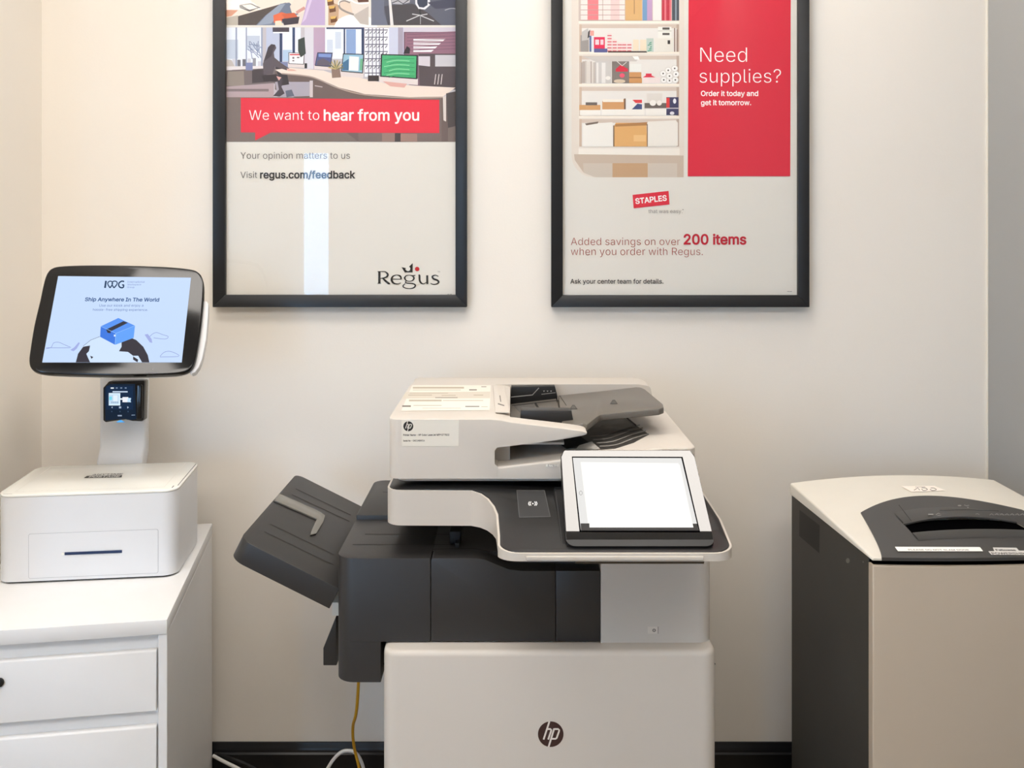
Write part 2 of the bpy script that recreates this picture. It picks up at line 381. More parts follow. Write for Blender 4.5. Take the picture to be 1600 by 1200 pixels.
p.rect(416, 43, 442, 108, ink(190, 198, 220)); p.rects([(437, 43, 441, 104), (457, 43, 461, 88), (565, 45, 569, 96), (537, 43, 539.5, 92)], ink(38, 56, 96)); p.rect(541, 46, 556, 86, ink(138, 164, 208))
p.rect(510, 43, 569, 45.5, ink(38, 56, 96)); p.rects([(511, 62, 520, 84), (524, 50, 533, 76)], ink(206, 216, 232)); p.rect(442, 78, 456, 96, ink(176, 200, 226))
p.rect(490, 43, 508, 108, ink(186, 160, 184)); p.rect(476, 43, 490, 108, ink(216, 214, 222)); p.rect(426, 43, 452, 50, ink(70, 62, 72)); p.rect(427, 50, 451, 52, ink(250, 250, 250))
p.rect(608, 43, 634, 110, ink(202, 206, 226)); p.rect(622, 43, 630, 110, ink(166, 158, 176)); p.rect(570, 44, 608, 120, ink(236, 238, 246))
for i in range(7): p.line([(570, 47+i*11.2), (606, 47+i*11.2)], 1.3, ink(66, 62, 86)); 
for x in (576, 582, 588, 593, 599): p.line([(x, 44), (x, 120)], 1.2, ink(84, 80, 110))
for i in range(6):
    for k in range(6): p.line([(572+k*6, 53+i*11), (575+k*6, 49+i*11)], 1.1, ink(60, 58, 80))
p.poly([(631, 44), (716, 44), (716, 136), (640, 136), (631, 100)], ink(120, 92, 108)); p.rect(631, 43, 716, 50, ink(206, 200, 212)); p.poly([(633, 52), (716, 49), (716, 84), (633, 88)], ink(146, 104, 122))
for i in range(4): p.poly([(646, 61+i*5.6), (696-i*6, 61+i*5.6), (692-i*6, 64.5+i*5.6), (646, 64.5+i*5.6)], ink(246, 240, 244))
for i in range(6): p.line([(636, 54+i*5), (716, 51+i*5)], .8, ink(112, 78, 98))
p.poly([(636, 72), (641, 76), (640, 84), (630, 84)], ink(40, 34, 44)); p.poly([(654, 84), (716, 84), (716, 140), (656, 140)], ink(84, 74, 78)); p.rect(680, 86, 716, 104, ink(200, 198, 204)); p.poly([(654, 88), (672, 88), (672, 104), (654, 102)], ink(210, 204, 212))
for x in (681, 686, 691): p.line([(x, 116), (x-2, 132)], 1.3, ink(214, 206, 204))
p.poly([(345, 104), (416, 104), (470, 108), (470, 128), (345, 136)], ink(118, 106, 106)); p.poly([(356, 112), (381, 111), (382, 135), (354, 134)], ink(148, 136, 126)); p.poly([(394, 110), (414, 106), (420, 128), (394, 130)], ink(70, 62, 64)); p.poly([(345, 136), (428, 130), (428, 154), (345, 156)], ink(180, 160, 164)); p.rect(345, 139, 420, 143, ink(130, 116, 118))
p.poly([(346, 104), (352, 92), (362, 94), (367, 104), (362, 110), (348, 110)], ink(200, 190, 184)); p.poly([(346, 104), (416, 103), (416, 107), (346, 110)], ink(230, 224, 226)); p.rects([(384, 98, 395, 110), (436, 97, 450, 105)], ink(126, 134, 176))
p.poly([(345, 152), (716, 152), (716, 221.5), (345, 221.5)], ink(124, 110, 104))
p.poly([(430, 112), (500, 118), (530, 136), (580, 148), (700, 151), (700, 221.5), (560, 221.5), (480, 160), (430, 140)], ink(108, 92, 88))
p.poly([(430, 128), (484, 128), (486, 150), (434, 152)], ink(170, 164, 176)); p.poly([(430, 104), (447, 107), (452, 132), (440, 134)], ink(56, 50, 56)); p.rect(484, 126, 489, 152, ink(206, 196, 196)); p.line([(492, 134), (504, 136)], 1.6, ink(190, 176, 176))
p.poly([(430, 109), (455, 106), (476, 108), (505, 110), (530, 119), (560, 121), (600, 130), (650, 134), (712, 137), (692, 151), (640, 152), (570, 147), (530, 137), (500, 124), (480, 119), (440, 115)], ink(236, 220, 208))
p.line([(440, 115), (480, 119), (500, 125), (530, 138), (570, 148), (640, 153), (692, 152)], 2, ink(176, 156, 146), 5); p.poly([(692, 151), (697, 150), (697, 190), (693, 188)], ink(220, 210, 204)); p.poly([(560, 160), (690, 153), (690, 221.5), (560, 221.5)], ink(120, 104, 100)); p.poly([(697, 146), (716, 142), (716, 196), (700, 200)], ink(76, 68, 68))
p.poly([(416, 84), (419, 74), (424, 69), (430, 70), (432, 75), (428, 82), (429, 90), (440, 99), (452, 107), (448, 110), (430, 104), (426, 116), (412, 117), (411, 100)], ink(92, 82, 88)); p.poly([(416, 84), (419, 74), (424, 69), (430, 70), (427, 78), (424, 88), (412, 96)], ink(62, 52, 58))
p.poly([(409, 118), (432, 116), (438, 122), (432, 128), (412, 127)], ink(54, 44, 48)); p.poly([(432, 118), (442, 124), (440, 136), (445, 146), (437, 151), (427, 150), (436, 140)], ink(74, 66, 74)); p.poly([(446, 142), (456, 140), (460, 150), (448, 152)], ink(96, 100, 116)); p.poly([(432, 119), (440, 121), (436, 126)], ink(224, 170, 160)); p.poly([(448, 107), (460, 109), (464, 111), (450, 111)], ink(222, 176, 160))
for (a, b, c, d, scr, ch) in (((451, 82), (476, 83), (475, 101), (451, 100), (244, 240, 244), 5), ((496, 82), (520, 82.5), (517, 105), (492, 103), (84, 92, 140), 5), ((536, 83.5), (569, 84.5), (567, 115), (533, 112), (150, 190, 212), 7), ((595, 84.5), (653, 86), (652, 124), (594, 120), (70, 178, 118), 9)):
    p.poly([(c[0]+1, c[1]-1), (c[0]+1, c[1]+ch), (d[0]-1, d[1]+ch), (d[0]-1, d[1]-1)], ink(226, 214, 212)); p.poly([a, b, c, d], ink(34, 34, 42))
    s = lambda q: ((a[0]+b[0]+c[0]+d[0])/4+(q[0]-(a[0]+b[0]+c[0]+d[0])/4)*.92, (a[1]+b[1]+c[1]+d[1])/4+(q[1]-(a[1]+b[1]+c[1]+d[1])/4)*.9)
    p.poly([s(a), s(b), s(c), s(d)], ink(*scr))
p.rect(453, 84.5, 474, 86.5, ink(206, 60, 70)); p.rects([(457, 89, 460, 92), (464, 89, 468, 91), (457, 94, 460, 96)], ink(120, 110, 116)); p.poly([(496, 95), (505, 91), (517, 98), (515, 103), (495, 102)], ink(96, 90, 104)); p.poly([(498, 84), (518, 84.5), (517, 90), (498, 89)], ink(126, 150, 204))
p.poly([(546, 88), (561, 89), (560, 111), (545, 110)], ink(236, 240, 240)); p.poly([(536, 98), (545, 92), (545, 110), (535, 110)], ink(66, 112, 150)); p.poly([(563, 92), (567, 92), (566, 110), (562, 110)], ink(110, 180, 140))
for i in range(9):
    y = 90+i*3.4; p.line([(600+i % 3*4, y+4), (620, y+1), (648-i % 2*8, y+2)], 1.0, ink(*((150, 220, 170) if i % 2 else (40, 140, 90))), 5)
p.poly([(518, 108), (531, 107), (533, 121), (519, 122)], ink(140, 116, 104)); 
for i in range(8): p.line([(525, 108), (525+12*math.cos(math.pi*(i+.5)/8), 108-14*math.sin(math.pi*(i+.5)/8))], 2, ink(*((196, 176, 120) if i % 2 else (120, 120, 84))))
p.rects([(575, 118, 592, 127)], ink(56, 44, 46)); p.poly([(466, 62), (476, 58), (478, 84), (470, 90), (466, 80)], ink(56, 66, 60)); p.rect(476, 99, 480, 107, ink(40, 36, 40)); p.poly([(598, 127), (636, 131), (632, 137), (610, 135)], ink(222, 170, 160))
p.rect(597, 208, 620, 221.5, ink(150, 124, 116)); p.rect(625, 209, 652, 221.5, ink(160, 128, 118)); p.rect(617, 208, 626, 221.5, ink(70, 62, 62))
p.poly([(376.5, 153), (686.5, 156), (686.5, 208), (424, 207), (399, 219.5), (399, 207), (376.5, 207)], ink(230, 44, 66))
p.text('We want to', 389.5, 499, 187.5, WT, -.006); p.text('hear from you', 506, 655, 188.3, WT, .014)
p.text('Your opinion matters to us', 376, 547, 248, ink(92, 86, 82), -.004); p.text('Visit', 376, 402, 278, ink(72, 68, 66), -.004); p.text('regus.com/feedback', 406.5, 555.5, 278.5, ink(34, 33, 34), .022)
Z = lambda L: [((540+q[0]/8.42, 390+q[1]/8.42) + ((q[2]/8.42,) if len(q) > 2 else ())) for q in L]
for L, c in (([(445, 288, 30), (445, 445, 30)], 0), ([(420, 288, 9), (525, 288, 9)], 0), ([(420, 444, 7), (468, 444, 7)], 0), ([(470, 288, 9), (520, 290, 12), (555, 325, 26), (535, 362, 20), (460, 380, 10)], 0), ([(485, 372, 18), (530, 415, 26), (568, 444, 26), (588, 446, 6)], 0),
             ([(606, 388, 9), (737, 388, 9)], 0), ([(733, 390, 16), (720, 350, 22), (672, 334, 10), (622, 354, 20), (606, 398, 28), (632, 440, 22), (682, 452, 14), (728, 438, 8)], 0),
             ([(776, 372, 22), (800, 342, 12), (840, 336, 9), (880, 346, 14), (900, 376, 22), (880, 406, 14), (838, 416, 9), (796, 404, 14)], 1), ([(870, 346, 10), (918, 337, 12)], 0),
             ([(800, 412, 10), (786, 428, 12), (810, 440, 14), (880, 446, 16), (918, 468, 20), (898, 500, 16), (840, 512, 10), (778, 502, 12), (756, 478, 16), (785, 446, 10)], 0),
             ([(958, 338, 8), (972, 340, 24), (975, 400, 24), (992, 436, 22), (1028, 450, 12), (1070, 424, 8)], 0), ([(1074, 338, 26), (1076, 452, 26)], 0),
             ([(1222, 352, 10), (1180, 336, 12), (1142, 354, 22), (1158, 384, 24), (1205, 402, 24), (1226, 428, 22), (1196, 452, 14), (1150, 456, 12), (1116, 440, 8)], 0)):
    p.line(Z(L), 1, K, 6 if len(L) > 2 else 0, bool(c))
p.poly(Z([(738, 230), (778, 300), (882, 300), (884, 178), (836, 222), (854, 244), (848, 272), (824, 284), (800, 276), (786, 258), (796, 243)]), K); p.oval(540+942/8.42, 390+255/8.42, 3.5, 3.5, ink(196, 18, 30))
p.text('TM', 683.5, 687.5, 425.5, ink(120, 116, 112)); p.rects([(699, 459.2, 702, 460), (703, 459.2, 706, 460)], ink(140, 136, 130))
p.done('print', t, 'picture of an office with red banner and black wordmark')

t, p = frame(861.5, 1265, -72, 480, 879.5, 1248, 461.5, 'framed poster right of the pair, red panel reading Need supplies?')
SH = ink(238, 228, 214)
p.poly([(893, -62), (1069, -62), (1069, 277)]+[(928+35*math.cos(math.radians(a)), 242+35*math.sin(math.radians(a))) for a in range(90, 181, 10)], ink(226, 216, 204))
p.rect(904, -62, 1061, 243, ink(232, 224, 214)); p.rects([(893, -62, 904, 238), (1061, -62, 1069, 277)], ink(228, 218, 206))
for y0, y1 in ((38, 82), (87, 131), (136, 181), (186, 229)):
    p.rect(905, y0, 1061, y1, ink(212, 196, 182)); p.rect(909, y0+6, 1057, y1, ink(232, 228, 222)); p.rect(905, y0, 909, y1, ink(206, 184, 164)); p.rect(1057, y0, 1061, y1, ink(190, 170, 154))
p.rect(904, -62, 1061, 33, ink(206, 190, 180)); p.rect(904, 232, 1062, 242, ink(240, 234, 224)); 
p.poly([(897, 241), (1068, 243), (1068, 277), (930, 277), (912, 270), (898, 250)], ink(200, 182, 164)); p.rect(957, 255, 1012, 277, ink(196, 160, 124)); p.rect(1012, 255, 1058, 277, ink(208, 196, 182)); p.poly([(911, 255), (957, 255), (957, 277), (930, 277), (912, 270)], ink(206, 194, 180))
for y in (33, 81, 131, 181): p.rect(904, y, 1061, y+3.2, ink(250, 240, 226))
for i in range(8):                                         # top shelf boxes
    y = 24-i*8; p.rects([(907.5, y, 941, y+7.2), (942.5, y, 976, y+7.2)], ink(240, 226, 220)); p.rect(918, y, 935, y+7, ink(236, 130, 136)); p.rect(954, y, 968, y+7, ink(236, 206, 202)); p.rect(907, y+7.2, 976, y+7.9, ink(176, 130, 126))
p.rect(977, -62, 1003, 32, ink(220, 176, 118)); p.rect(990.5, -62, 991.5, 22, ink(150, 108, 70)); p.rect(1004, -62, 1011, 32, ink(118, 158, 196)); p.rect(1011, -62, 1019, 32, ink(196, 160, 196)); p.rect(1020, -62, 1033, 32, ink(238, 232, 226))
p.rects([(1034, -62, 1038, 32), (1041, -62, 1046, 32)], ink(196, 52, 70)); p.rects([(1038, -62, 1041, 32), (1046, -62, 1049, 32)], ink(226, 120, 130)); p.rects([(1050, -62, 1055, 32), (1057, -62, 1061, 32)], ink(76, 82, 92)); p.rect(1055, -62, 1057, 32, ink(150, 166, 176))
p.rects([(907, 55, 920, 81)], ink(158, 152, 148)); p.poly([(909, 50), (919, 44), (921, 62), (909, 64)], ink(196, 192, 188)); p.poly([(919, 50), (922, 46), (921, 58), (918, 60)], ink(60, 56, 56)); p.rect(921, 56, 924, 81, ink(92, 112, 156)); p.rect(924, 56, 927, 81, ink(222, 226, 236)); p.rect(922, 48, 928, 56, ink(230, 160, 150))
p.rects([(928, 58, 945, 77)], ink(226, 40, 84)); p.rects([(930, 62, 936, 70), (938, 62, 943, 70)], ink(250, 210, 216)); p.rect(928, 76, 949, 82, ink(92, 96, 150))
for i, (x, n) in enumerate(((949, 6), (957, 4), (965, 3), (972, 3), (980, 3))):
    for k in range(n): p.rect(x, 76-k*4.8, x+6.6, 80-k*4.8, ink(250, 220, 216)); p.rect(x, 79-k*4.8, x+6.6, 80.4-k*4.8, ink(216, 60, 84))
p.rect(950, 80, 1011, 82.3, ink(84, 74, 70)); p.rects([(989, 62, 998, 79.5), (1000, 62, 1010, 79.5)], ink(238, 222, 196)); p.rect(1010, 60, 1021, 81, ink(190, 206, 196)); 
for i in range(5): p.line([(1012+i % 3*2, 80-i*3), (1018, 78-i*3)], 1.4, ink(70, 150, 120))
p.rect(1023, 60, 1052, 81, ink(232, 228, 218)); p.rect(1028, 42, 1049, 60, ink(238, 236, 228)); p.rect(1028, 48, 1049, 48.8, ink(176, 170, 160)); p.rects([(1035, 43, 1046, 46.6), (1035, 51.5, 1046, 55)], ink(84, 80, 78)); p.rects([(1043, 63, 1047, 69)], ink(50, 46, 46)); p.rects([(1053, 44, 1055, 81), (1057, 46, 1059, 81)], ink(150, 128, 118)); p.rect(1055, 48, 1057, 81, ink(230, 220, 210))
p.poly([(910, 88), (1000, 88), (994, 96), (930, 96)], ink(206, 200, 194)); p.poly([(988, 88), (997, 88), (999, 93), (992, 93)], ink(250, 248, 244))
for i in range(12): p.rect(906+i*2.1, 95+random.random()*3, 907.5+i*2.1, 130, ink(*random.choice([(176, 160, 150), (226, 218, 210), (196, 186, 178)])))
p.rect(930, 96, 955, 130, ink(206, 202, 198)); p.rects([(932, 98, 935, 130), (940, 98, 946, 130)], ink(232, 228, 224)); p.rect(956, 96, 983, 130, ink(128, 118, 112)); p.poly([(962, 108), (970, 101), (981, 108), (981, 112), (962, 112)], ink(216, 40, 66)); p.oval(972, 118, 4, 3.5, ink(236, 90, 116)); p.oval(968, 127, 9, 3, ink(216, 196, 170)); p.line([(964, 96), (972, 103), (979, 97)], 1, ink(226, 222, 216)); p.oval(950, 122, 4, 3, ink(238, 234, 228))
p.rect(984, 100, 1002, 112, ink(236, 236, 230)); p.rects([(983, 113, 1002, 121), (983, 122, 1003, 130)], ink(206, 150, 96)); p.rect(983, 120.5, 1002, 122, ink(138, 96, 60)); p.rect(1005, 121, 1031, 130, ink(240, 226, 222)); p.poly([(1004, 121), (1009, 118), (1009, 115), (1018, 115), (1018, 118), (1024, 121)], ink(216, 50, 76))
for x, y in ((1037, 125), (1046, 126), (1055, 125), (1036, 115), (1046, 119), (1056, 116), (1044, 110), (1054, 107)): p.oval(x, y, 5.2, 5, ink(204, 196, 188)); p.oval(x, y, 4.6, 4.4, ink(244, 242, 238)); p.oval(x, y, 1.2, 1.2, ink(50, 44, 42))
p.rect(905, 164, 938, 172, ink(212, 160, 106)); p.rect(915, 160, 933, 164.5, ink(106, 98, 94)); p.poly([(941, 172), (941, 158), (975, 155), (975, 172)], ink(210, 156, 104)); p.rect(942, 155, 974, 159.5, ink(242, 234, 222)); p.rect(975, 154, 977.5, 171, ink(120, 92, 72)); p.rects([(906, 172, 938, 180.5), (940, 171, 976, 180.5), (976, 171, 1007, 180.5), (1009, 170, 1041, 180.5)], ink(242, 238, 230)); p.rect(978, 154, 1006, 171, ink(236, 234, 230)); p.poly([(988, 156), (1003, 156), (1003, 161), (993, 161)], ink(220, 60, 66)); p.poly([(987, 171), (996, 162), (1003, 163), (1003, 171)], ink(62, 74, 122)); p.rect(1007, 161, 1042, 169, ink(106, 96, 90)); p.poly([(1010, 146), (1035, 146), (1034, 161), (1011, 161)], ink(224, 218, 210)); p.oval(1020, 161, 5, 4.5, ink(244, 240, 234)); p.oval(1030, 161, 4, 4, ink(240, 236, 230)); p.rect(1041, 152, 1060, 180, ink(62, 62, 96)); p.rect(1041, 153, 1046, 169, ink(220, 60, 60)); p.oval(1054, 158, 2.5, 4, ink(232, 230, 236)); p.oval(1050, 177, 3.5, 2.6, ink(224, 224, 232)); p.rect(1041, 168.5, 1060, 170, ink(200, 196, 204))
p.poly([(911, 194), (957, 191), (958, 229), (911, 229)], ink(240, 237, 230)); p.poly([(914, 193), (935, 190), (934, 193), (916, 196)], ink(120, 106, 96)); p.poly([(960, 196), (962, 192), (1010, 192), (1011, 229), (960, 229)], ink(224, 172, 108)); p.poly([(961, 194), (1011, 191), (1011, 196), (961, 198)], ink(176, 126, 76)); p.poly([(1012, 190), (1056, 188), (1059, 192), (1059, 228), (1012, 229)], ink(238, 233, 224)); p.rects([(958, 196, 960, 229), (1010.6, 194, 1012, 229)], ink(120, 96, 74)); p.rect(990, 211, 1009, 221, ink(234, 190, 130))
p.poly([(1076, -62), (1235.5, -62), (1234.5, 275.5), (1074.5, 275.5)], RED)
p.text('Need', 1094, 1167, 97, WT, -.01); p.text('supplies?', 1093, 1220, 129.5, WT, -.01)
p.text('Order it today and', 1095, 1184.5, 150, WT, .016); p.text('get it tomorrow.', 1095, 1173.5, 164.3, WT, .016)
p.poly([(988.3, 304.5), (1044.5, 298.3), (1046, 319.5), (990, 325.5)], ink(222, 40, 62)); p.text('STAPLES', 993, 1042, 318.6, WT, .022, 313.2, 1.0)
p.text('that was easy.', 1013, 1066, 333, ink(120, 112, 108), -.005); p.rect(1066, 327, 1068, 328, ink(120, 112, 108))
p.text('Added savings on over', 892, 1062.5, 383, ink(164, 74, 62), -.008); p.text('200 items', 1068, 1166, 381.6, ink(190, 16, 44), .024)
p.text('when you order with Regus.', 892, 1098, 398.6, ink(164, 74, 62), -.008); p.text('Ask your center team for details.', 891, 1036.5, 443, ink(46, 42, 42), .012)
p.rects([(1230, 455, 1233, 455.8), (1233.5, 455, 1237, 455.8)], ink(120, 116, 110))
p.done('print', t, 'picture of supply shelves beside a red panel with white lettering')

# ------------------------------------------------------------------ white drawer cabinet
def turned(x, y, deg): return Matrix.Translation((x, y, 0)) @ Matrix.Rotation(math.radians(deg), 4, 'Z')
ZT, CW, CDP = .707, .42, .592
T = turned(-.752, 2.378-DW, 9.6)                           # local: x from -CW to 0, y from -CDP (front) to 0
def tb(x0, x1, y0, y1, z0, z1, T, w=0, seg=2, pred=None):
    bm = bx(x0, x1, y0, y1, z0, z1, w, seg, pred); bm.transform(T); return bm
cab = thing('drawer_cabinet', 'white laminate drawer cabinet standing in the left corner under the kiosk', 'cabinet', T @ Vector((-CW/2, -CDP/2, 0)))
obj('top_panel', tb(-CW, 0, -CDP, 0, ZT-.028, ZT, T, .0015), M_LAM, cab)
bm = B(); yf = -CDP+.003
box(bm, -.0165, -.0005, yf, -.002, .0, ZT-.0285); box(bm, -CW+.0005, -CW+.0165, yf, -.002, .0, ZT-.0285); box(bm, -CW+.0165, -.0165, -.02, -.004, .0, ZT-.0285)
box(bm, -CW+.0165, -.0165, yf+.014, -.02, .02, ZT-.0285); bev(bm, .0008, None, 1); bm.transform(T)
obj('carcass', bm, M_LAM, cab)
for i in range(4):
    z1 = .6485-i*.1435; z0 = z1-.115
    bm = B(); prism(bm, [(yf+.001, z0), (yf+.0135, z0), (yf+.0135, z1), (yf+.004, z1), (yf+.001, z1-.003)], 'x', -CW+.019, -.0205); bev(bm, .0008, None, 1); bm.transform(T)
    d = obj('drawer_front', bm, M_LAM, cab)
    if i == 0:
        c = T.inverted() @ hit(-1, 1066, T @ Vector((0, yf, 0)), T.to_3x3() @ Vector((0, -1, 0)))
        bm = B(); prism(bm, arc(c.x, c.z, .0085, 0, 345, 23), 'y', yf-.004, yf+.001); bev(bm, .001, None, 2); bm.transform(T)
        obj('lock', bm, M_BLK, d, 'round black drawer lock')

# ------------------------------------------------------------------ postage kiosk
TK = turned(-.9065, 2.1075-DW, 7.0)                        # local: x +-.1775, y +-.12
kw, kd, z0, z1 = .181, .12, ZT+.0005, .8935
kio = thing('postage_kiosk', 'white postage kiosk with tilted touchscreen standing on the drawer cabinet', 'kiosk', TK @ Vector((0, 0, z0)))
bm = B(); prism(bm, rrect(-kw, -kd, kw, kd, .03, 8), 'z', z0+.004, z1-.006); bm.transform(TK); obj('housing', bm, M_KIOSK, kio)
bm = B(); prism(bm, rrect(-kw+.006, -kd+.006, kw-.006, kd-.006, .026, 8), 'z', z0, z0+.0045); bm.transform(TK); obj('foot_pad', bm, M_BLK, kio)
bm = B(); prism(bm, rrect(-kw-.001, -kd-.001, kw+.001, kd+.001, .031, 8), 'z', z1-.0058, z1); bev(bm, .002, lambda a, b: abs(a.z-b.z) < 1e-4, 3, 60); bm.transform(TK)
lid = obj('weighing_plate', bm, M_KTOP, kio)
NU = Vector((0, 0, 1)); p = Print((0, 0, z1), NU, 3e-4)
g = ink(204, 202, 194); dk = ink(52, 52, 54)
q = lambda x, y: TK @ Vector((x, y, z1))
def seg3(p, a, b, w, m):
    d = (b-a).normalized(); s = p.n.cross(d)*w/2; p.faces3([a+s, b+s, b-s, a-s], [[0, 1, 2, 3]], m)
c4 = [q(-kw+.03, -kd+.02), q(kw-.03, -kd+.02), q(kw-.03, kd-.012), q(-kw+.03, kd-.012)]
for i in range(4): seg3(p, c4[i], c4[(i+1) % 4], .0012, g)
for i in range(24): seg3(p, q(-kw+.034+i*.012, -kd+.0205), q(-kw+.034+i*.012, -kd+.0205+(.008 if i % 4 == 0 else .004)), .0007, g)
seg3(p, q(kw-.012, -kd+.012), q(kw-.012, -kd+.03), .002, dk); seg3(p, q(kw-.004, -kd+.03), q(kw-.004, kd-.02), .0015, dk); seg3(p, q(-kw+.03, -kd+.005), q(-kw+.012, -kd+.006), .0015, dk)
a, b = hit(131, 747.2, Vector((0, 0, z1)), NU), hit(190, 746.2, Vector((0, 0, z1)), NU); a2, b2 = hit(136, 743.8, Vector((0, 0, z1)), NU), hit(191, 742.6, Vector((0, 0, z1)), NU)
p.faces3([a, b, b2, a2], [[0, 1, 2, 3]], dk)
p.text('POSTAGE', 138, 186, 746.3, ink(226, 226, 222), .02, 745.4, 1.0); p.text('ANYTIME', 143, 191, 742.6, dk, .02, 741.4, .8)
p.done('printed_mark', lid, 'dark postage wordmark on the plate')
PF, nF = TK @ Vector((0, -kd, 0)), TK.to_3x3() @ Vector((0, -1, 0))
loc = lambda px, py: TK.inverted() @ hit(px, py, PF, nF)
a, b = loc(44.5, 912), loc(247.5, 826.5)
a.z = max(a.z, z0+.010); a.x = max(a.x, -kw+.03); b.x = min(b.x, kw-.028)
bm = B(); prism(bm, rrect(a.x, a.z, b.x, b.z, .004, 4), 'y', -kd-.0003, -kd+.006); bm.transform(TK); obj('panel_seam', bm, mat('grey_seam', (176, 178, 182), .6), kio)
bm = B(); prism(bm, rrect(a.x+.0009, a.z+.0009, b.x-.0009, b.z-.0009, .0034, 4), 'y', -kd-.0008, -kd+.005); bm.transform(TK); fp = obj('front_panel', bm, M_KIOSK, kio)
a, b = loc(101.5, 867), loc(191, 859); zc = .5*(a.z+b.z)
obj('label_slot', tb(a.x, b.x, -kd-.0022, -kd, zc-.0028, zc+.0028, TK), mat('dark_blue_slot', (22, 44, 84), .35), fp, 'dark blue label slot')
bm = B(); prism(bm, arc(a.x-.0035, zc, .0028, 0, 345, 16), 'y', -kd-.0028, -kd); bm.transform(TK); obj('slot_knob', bm, M_KTOP, fp)
# pole with a bent foot
Pp = TK.inverted() @ Vector(at(191.5, 690, 2.265)); yp = Pp.y; hw = .0525
bm = B(); prism(bm, [(yp, 1.21), (yp+.048, 1.21), (yp+.048, .90), (yp+.03, .86), (yp-.012, .86), (yp-.012, .8965), (yp, .926)], 'x', Pp.x-hw, Pp.x+hw)
bev(bm, .006, lambda a, b: True, 3, 50)
for v in bm.verts:
    if v.co.z < .93: v.co.x += -.004*(.93-v.co.z)/.04
bm.transform(TK); obj('pole', bm, M_KIOSK, kio)
# card reader on the pole
nR = (TK.to_3x3() @ Vector((0, -1, .06))).normalized(); dR = 2.215
PR = at(193, 628, dR); 
rx = Vector((0, 0, 1)).cross(nR)*-1; rx = NU.cross(nR).normalized(); ry = nR.cross(rx)
def onR(px, py, off=0): 
    w = hit(px, py, PR, nR)-PR; return (w.dot(rx), w.dot(ry))
out = [onR(*v) for v in ((161, 606), (170, 596), (224.5, 594.5), (226, 596.5), (224, 656), (222, 658.5), (207, 658), (196, 655.5), (180, 657.5), (165, 660), (161, 657))]
MR = Matrix((( rx.x, ry.x, nR.x, PR.x), (rx.y, ry.y, nR.y, PR.y), (rx.z, ry.z, nR.z, PR.z), (0, 0, 0, 1)))
bm = B(); prism(bm, out, 'z', -.034, 0); bev(bm, .002, None, 2, 40); bm.transform(MR); rd = obj('card_reader', bm, M_BLACK, kio, 'small black card reader with lit screen')
p = Print(PR, nR, 5e-4)
p.poly([(163, 607), (171, 600), (211, 600), (213, 655), (205, 656), (195, 654), (180, 655.5), (165, 657)], lit(8, 26, 46)); p.rect(166, 603, 208, 640, lit(10, 36, 66))
p.rects([(173, 605.4, 178, 607.2)], lit(240, 246, 252)); p.rects([(181, 605.4, 184, 607), (188, 605.4, 191, 607), (195, 605.4, 198, 607)], lit(130, 150, 176)); p.rect(176, 611.2, 199.5, 613, lit(206, 224, 244))
p.rect(170, 614, 188, 633.5, lit(214, 234, 250)); p.rect(171, 616.5, 185.5, 631, lit(190, 216, 238)); p.rect(170.5, 619.5, 175, 625, lit(120, 214, 236)); p.rect(177, 617.5, 184, 627, lit(224, 236, 248)); p.rects([(174+i*3, 627.5, 176+i*3, 630) for i in range(4)], lit(150, 172, 200))
p.rect(188, 622.2, 192, 624.6, lit(230, 240, 250)); p.rect(191.5, 620.4, 200.5, 628.4, lit(236, 238, 246)); p.poly([(200, 621.5), (205, 622), (204, 626), (205, 628.6), (199, 628.2)], lit(190, 222, 248))
p.poly([(174, 636.5), (176, 634.8), (176, 638)], lit(170, 186, 206)); p.rect(186, 635, 189.5, 638, lit(160, 176, 200)); p.poly([(199, 634.6), (201.4, 636.4), (199, 638.4)], lit(170, 186, 206)); p.rect(184, 648.4, 190.5, 650.4, lit(150, 164, 186)); p.line([(205.5, 648.6), (211, 648.4)], 1, lit(150, 170, 190)); p.rects([(174, 642, 175.4, 644), (187, 642, 188.4, 644), (199.5, 642, 201, 644)], lit(60, 84, 110)); p.poly([(181, 660), (187, 656.4), (189, 656), (196, 660)], lit(86, 176, 246))
p.done('display', rd, 'lit dark blue card reader display')
a = onR(214.5, 600); b = onR(223, 655)
bm = B(); prism(bm, rrect(a[0], b[1], b[0], a[1], .004, 4), 'z', -.001, .008); bev(bm, .003, lambda u, v: min(u.z, v.z) > .006, 3, 60); bm.transform(MR); obj('swipe_rail', bm, M_BLACK, rd)
# tilted monitor
nM = Vector((.1315, -.8625, .4887)).normalized(); PM = at(184, 500, 2.05)
mx = Vector((.99, .1396, -.01995)); mx = (mx-nM*mx.dot(nM)).normalized(); my = nM.cross(mx)
MM = Matrix(((mx.x, my.x, nM.x, PM.x), (mx.y, my.y, nM.y, PM.y), (mx.z, my.z, nM.z, PM.z), (0, 0, 0, 1)))
def onM(px, py):
    w = hit(px, py, PM, nM)-PM; return (w.dot(mx), w.dot(my))
op = [(62, 470), (69, 438), (75, 424), (84, 417.5), (100, 415), (140, 413.8), (200, 414.3), (260, 416.5), (296, 420), (309, 424.5), (316, 434), (318.5, 452), (316, 490), (311, 530), (305, 562), (298, 576), (286, 582.5), (262, 585.5), (200, 587), (140, 586), (90, 584.5), (62, 582), (49, 576), (45, 564), (47, 545), (53, 508)]
op = [(v.x, v.y) for v in spline([(x, y, 0) for x, y in op+[op[0]]], 3)[:-1]]
oM = [onM(*v) for v in op]
bm = B(); prism(bm, oM, 'z', -.013, 0); bev(bm, .004, lambda a, b: a.z > -.001 and b.z > -.001, 3, 60); bm.transform(MM); mon = obj('monitor', bm, M_BLACK, kio, 'tilted black-bezelled touchscreen')
cxm = sum(v[0] for v in oM)/len(oM); cym = sum(v[1] for v in oM)/len(oM)
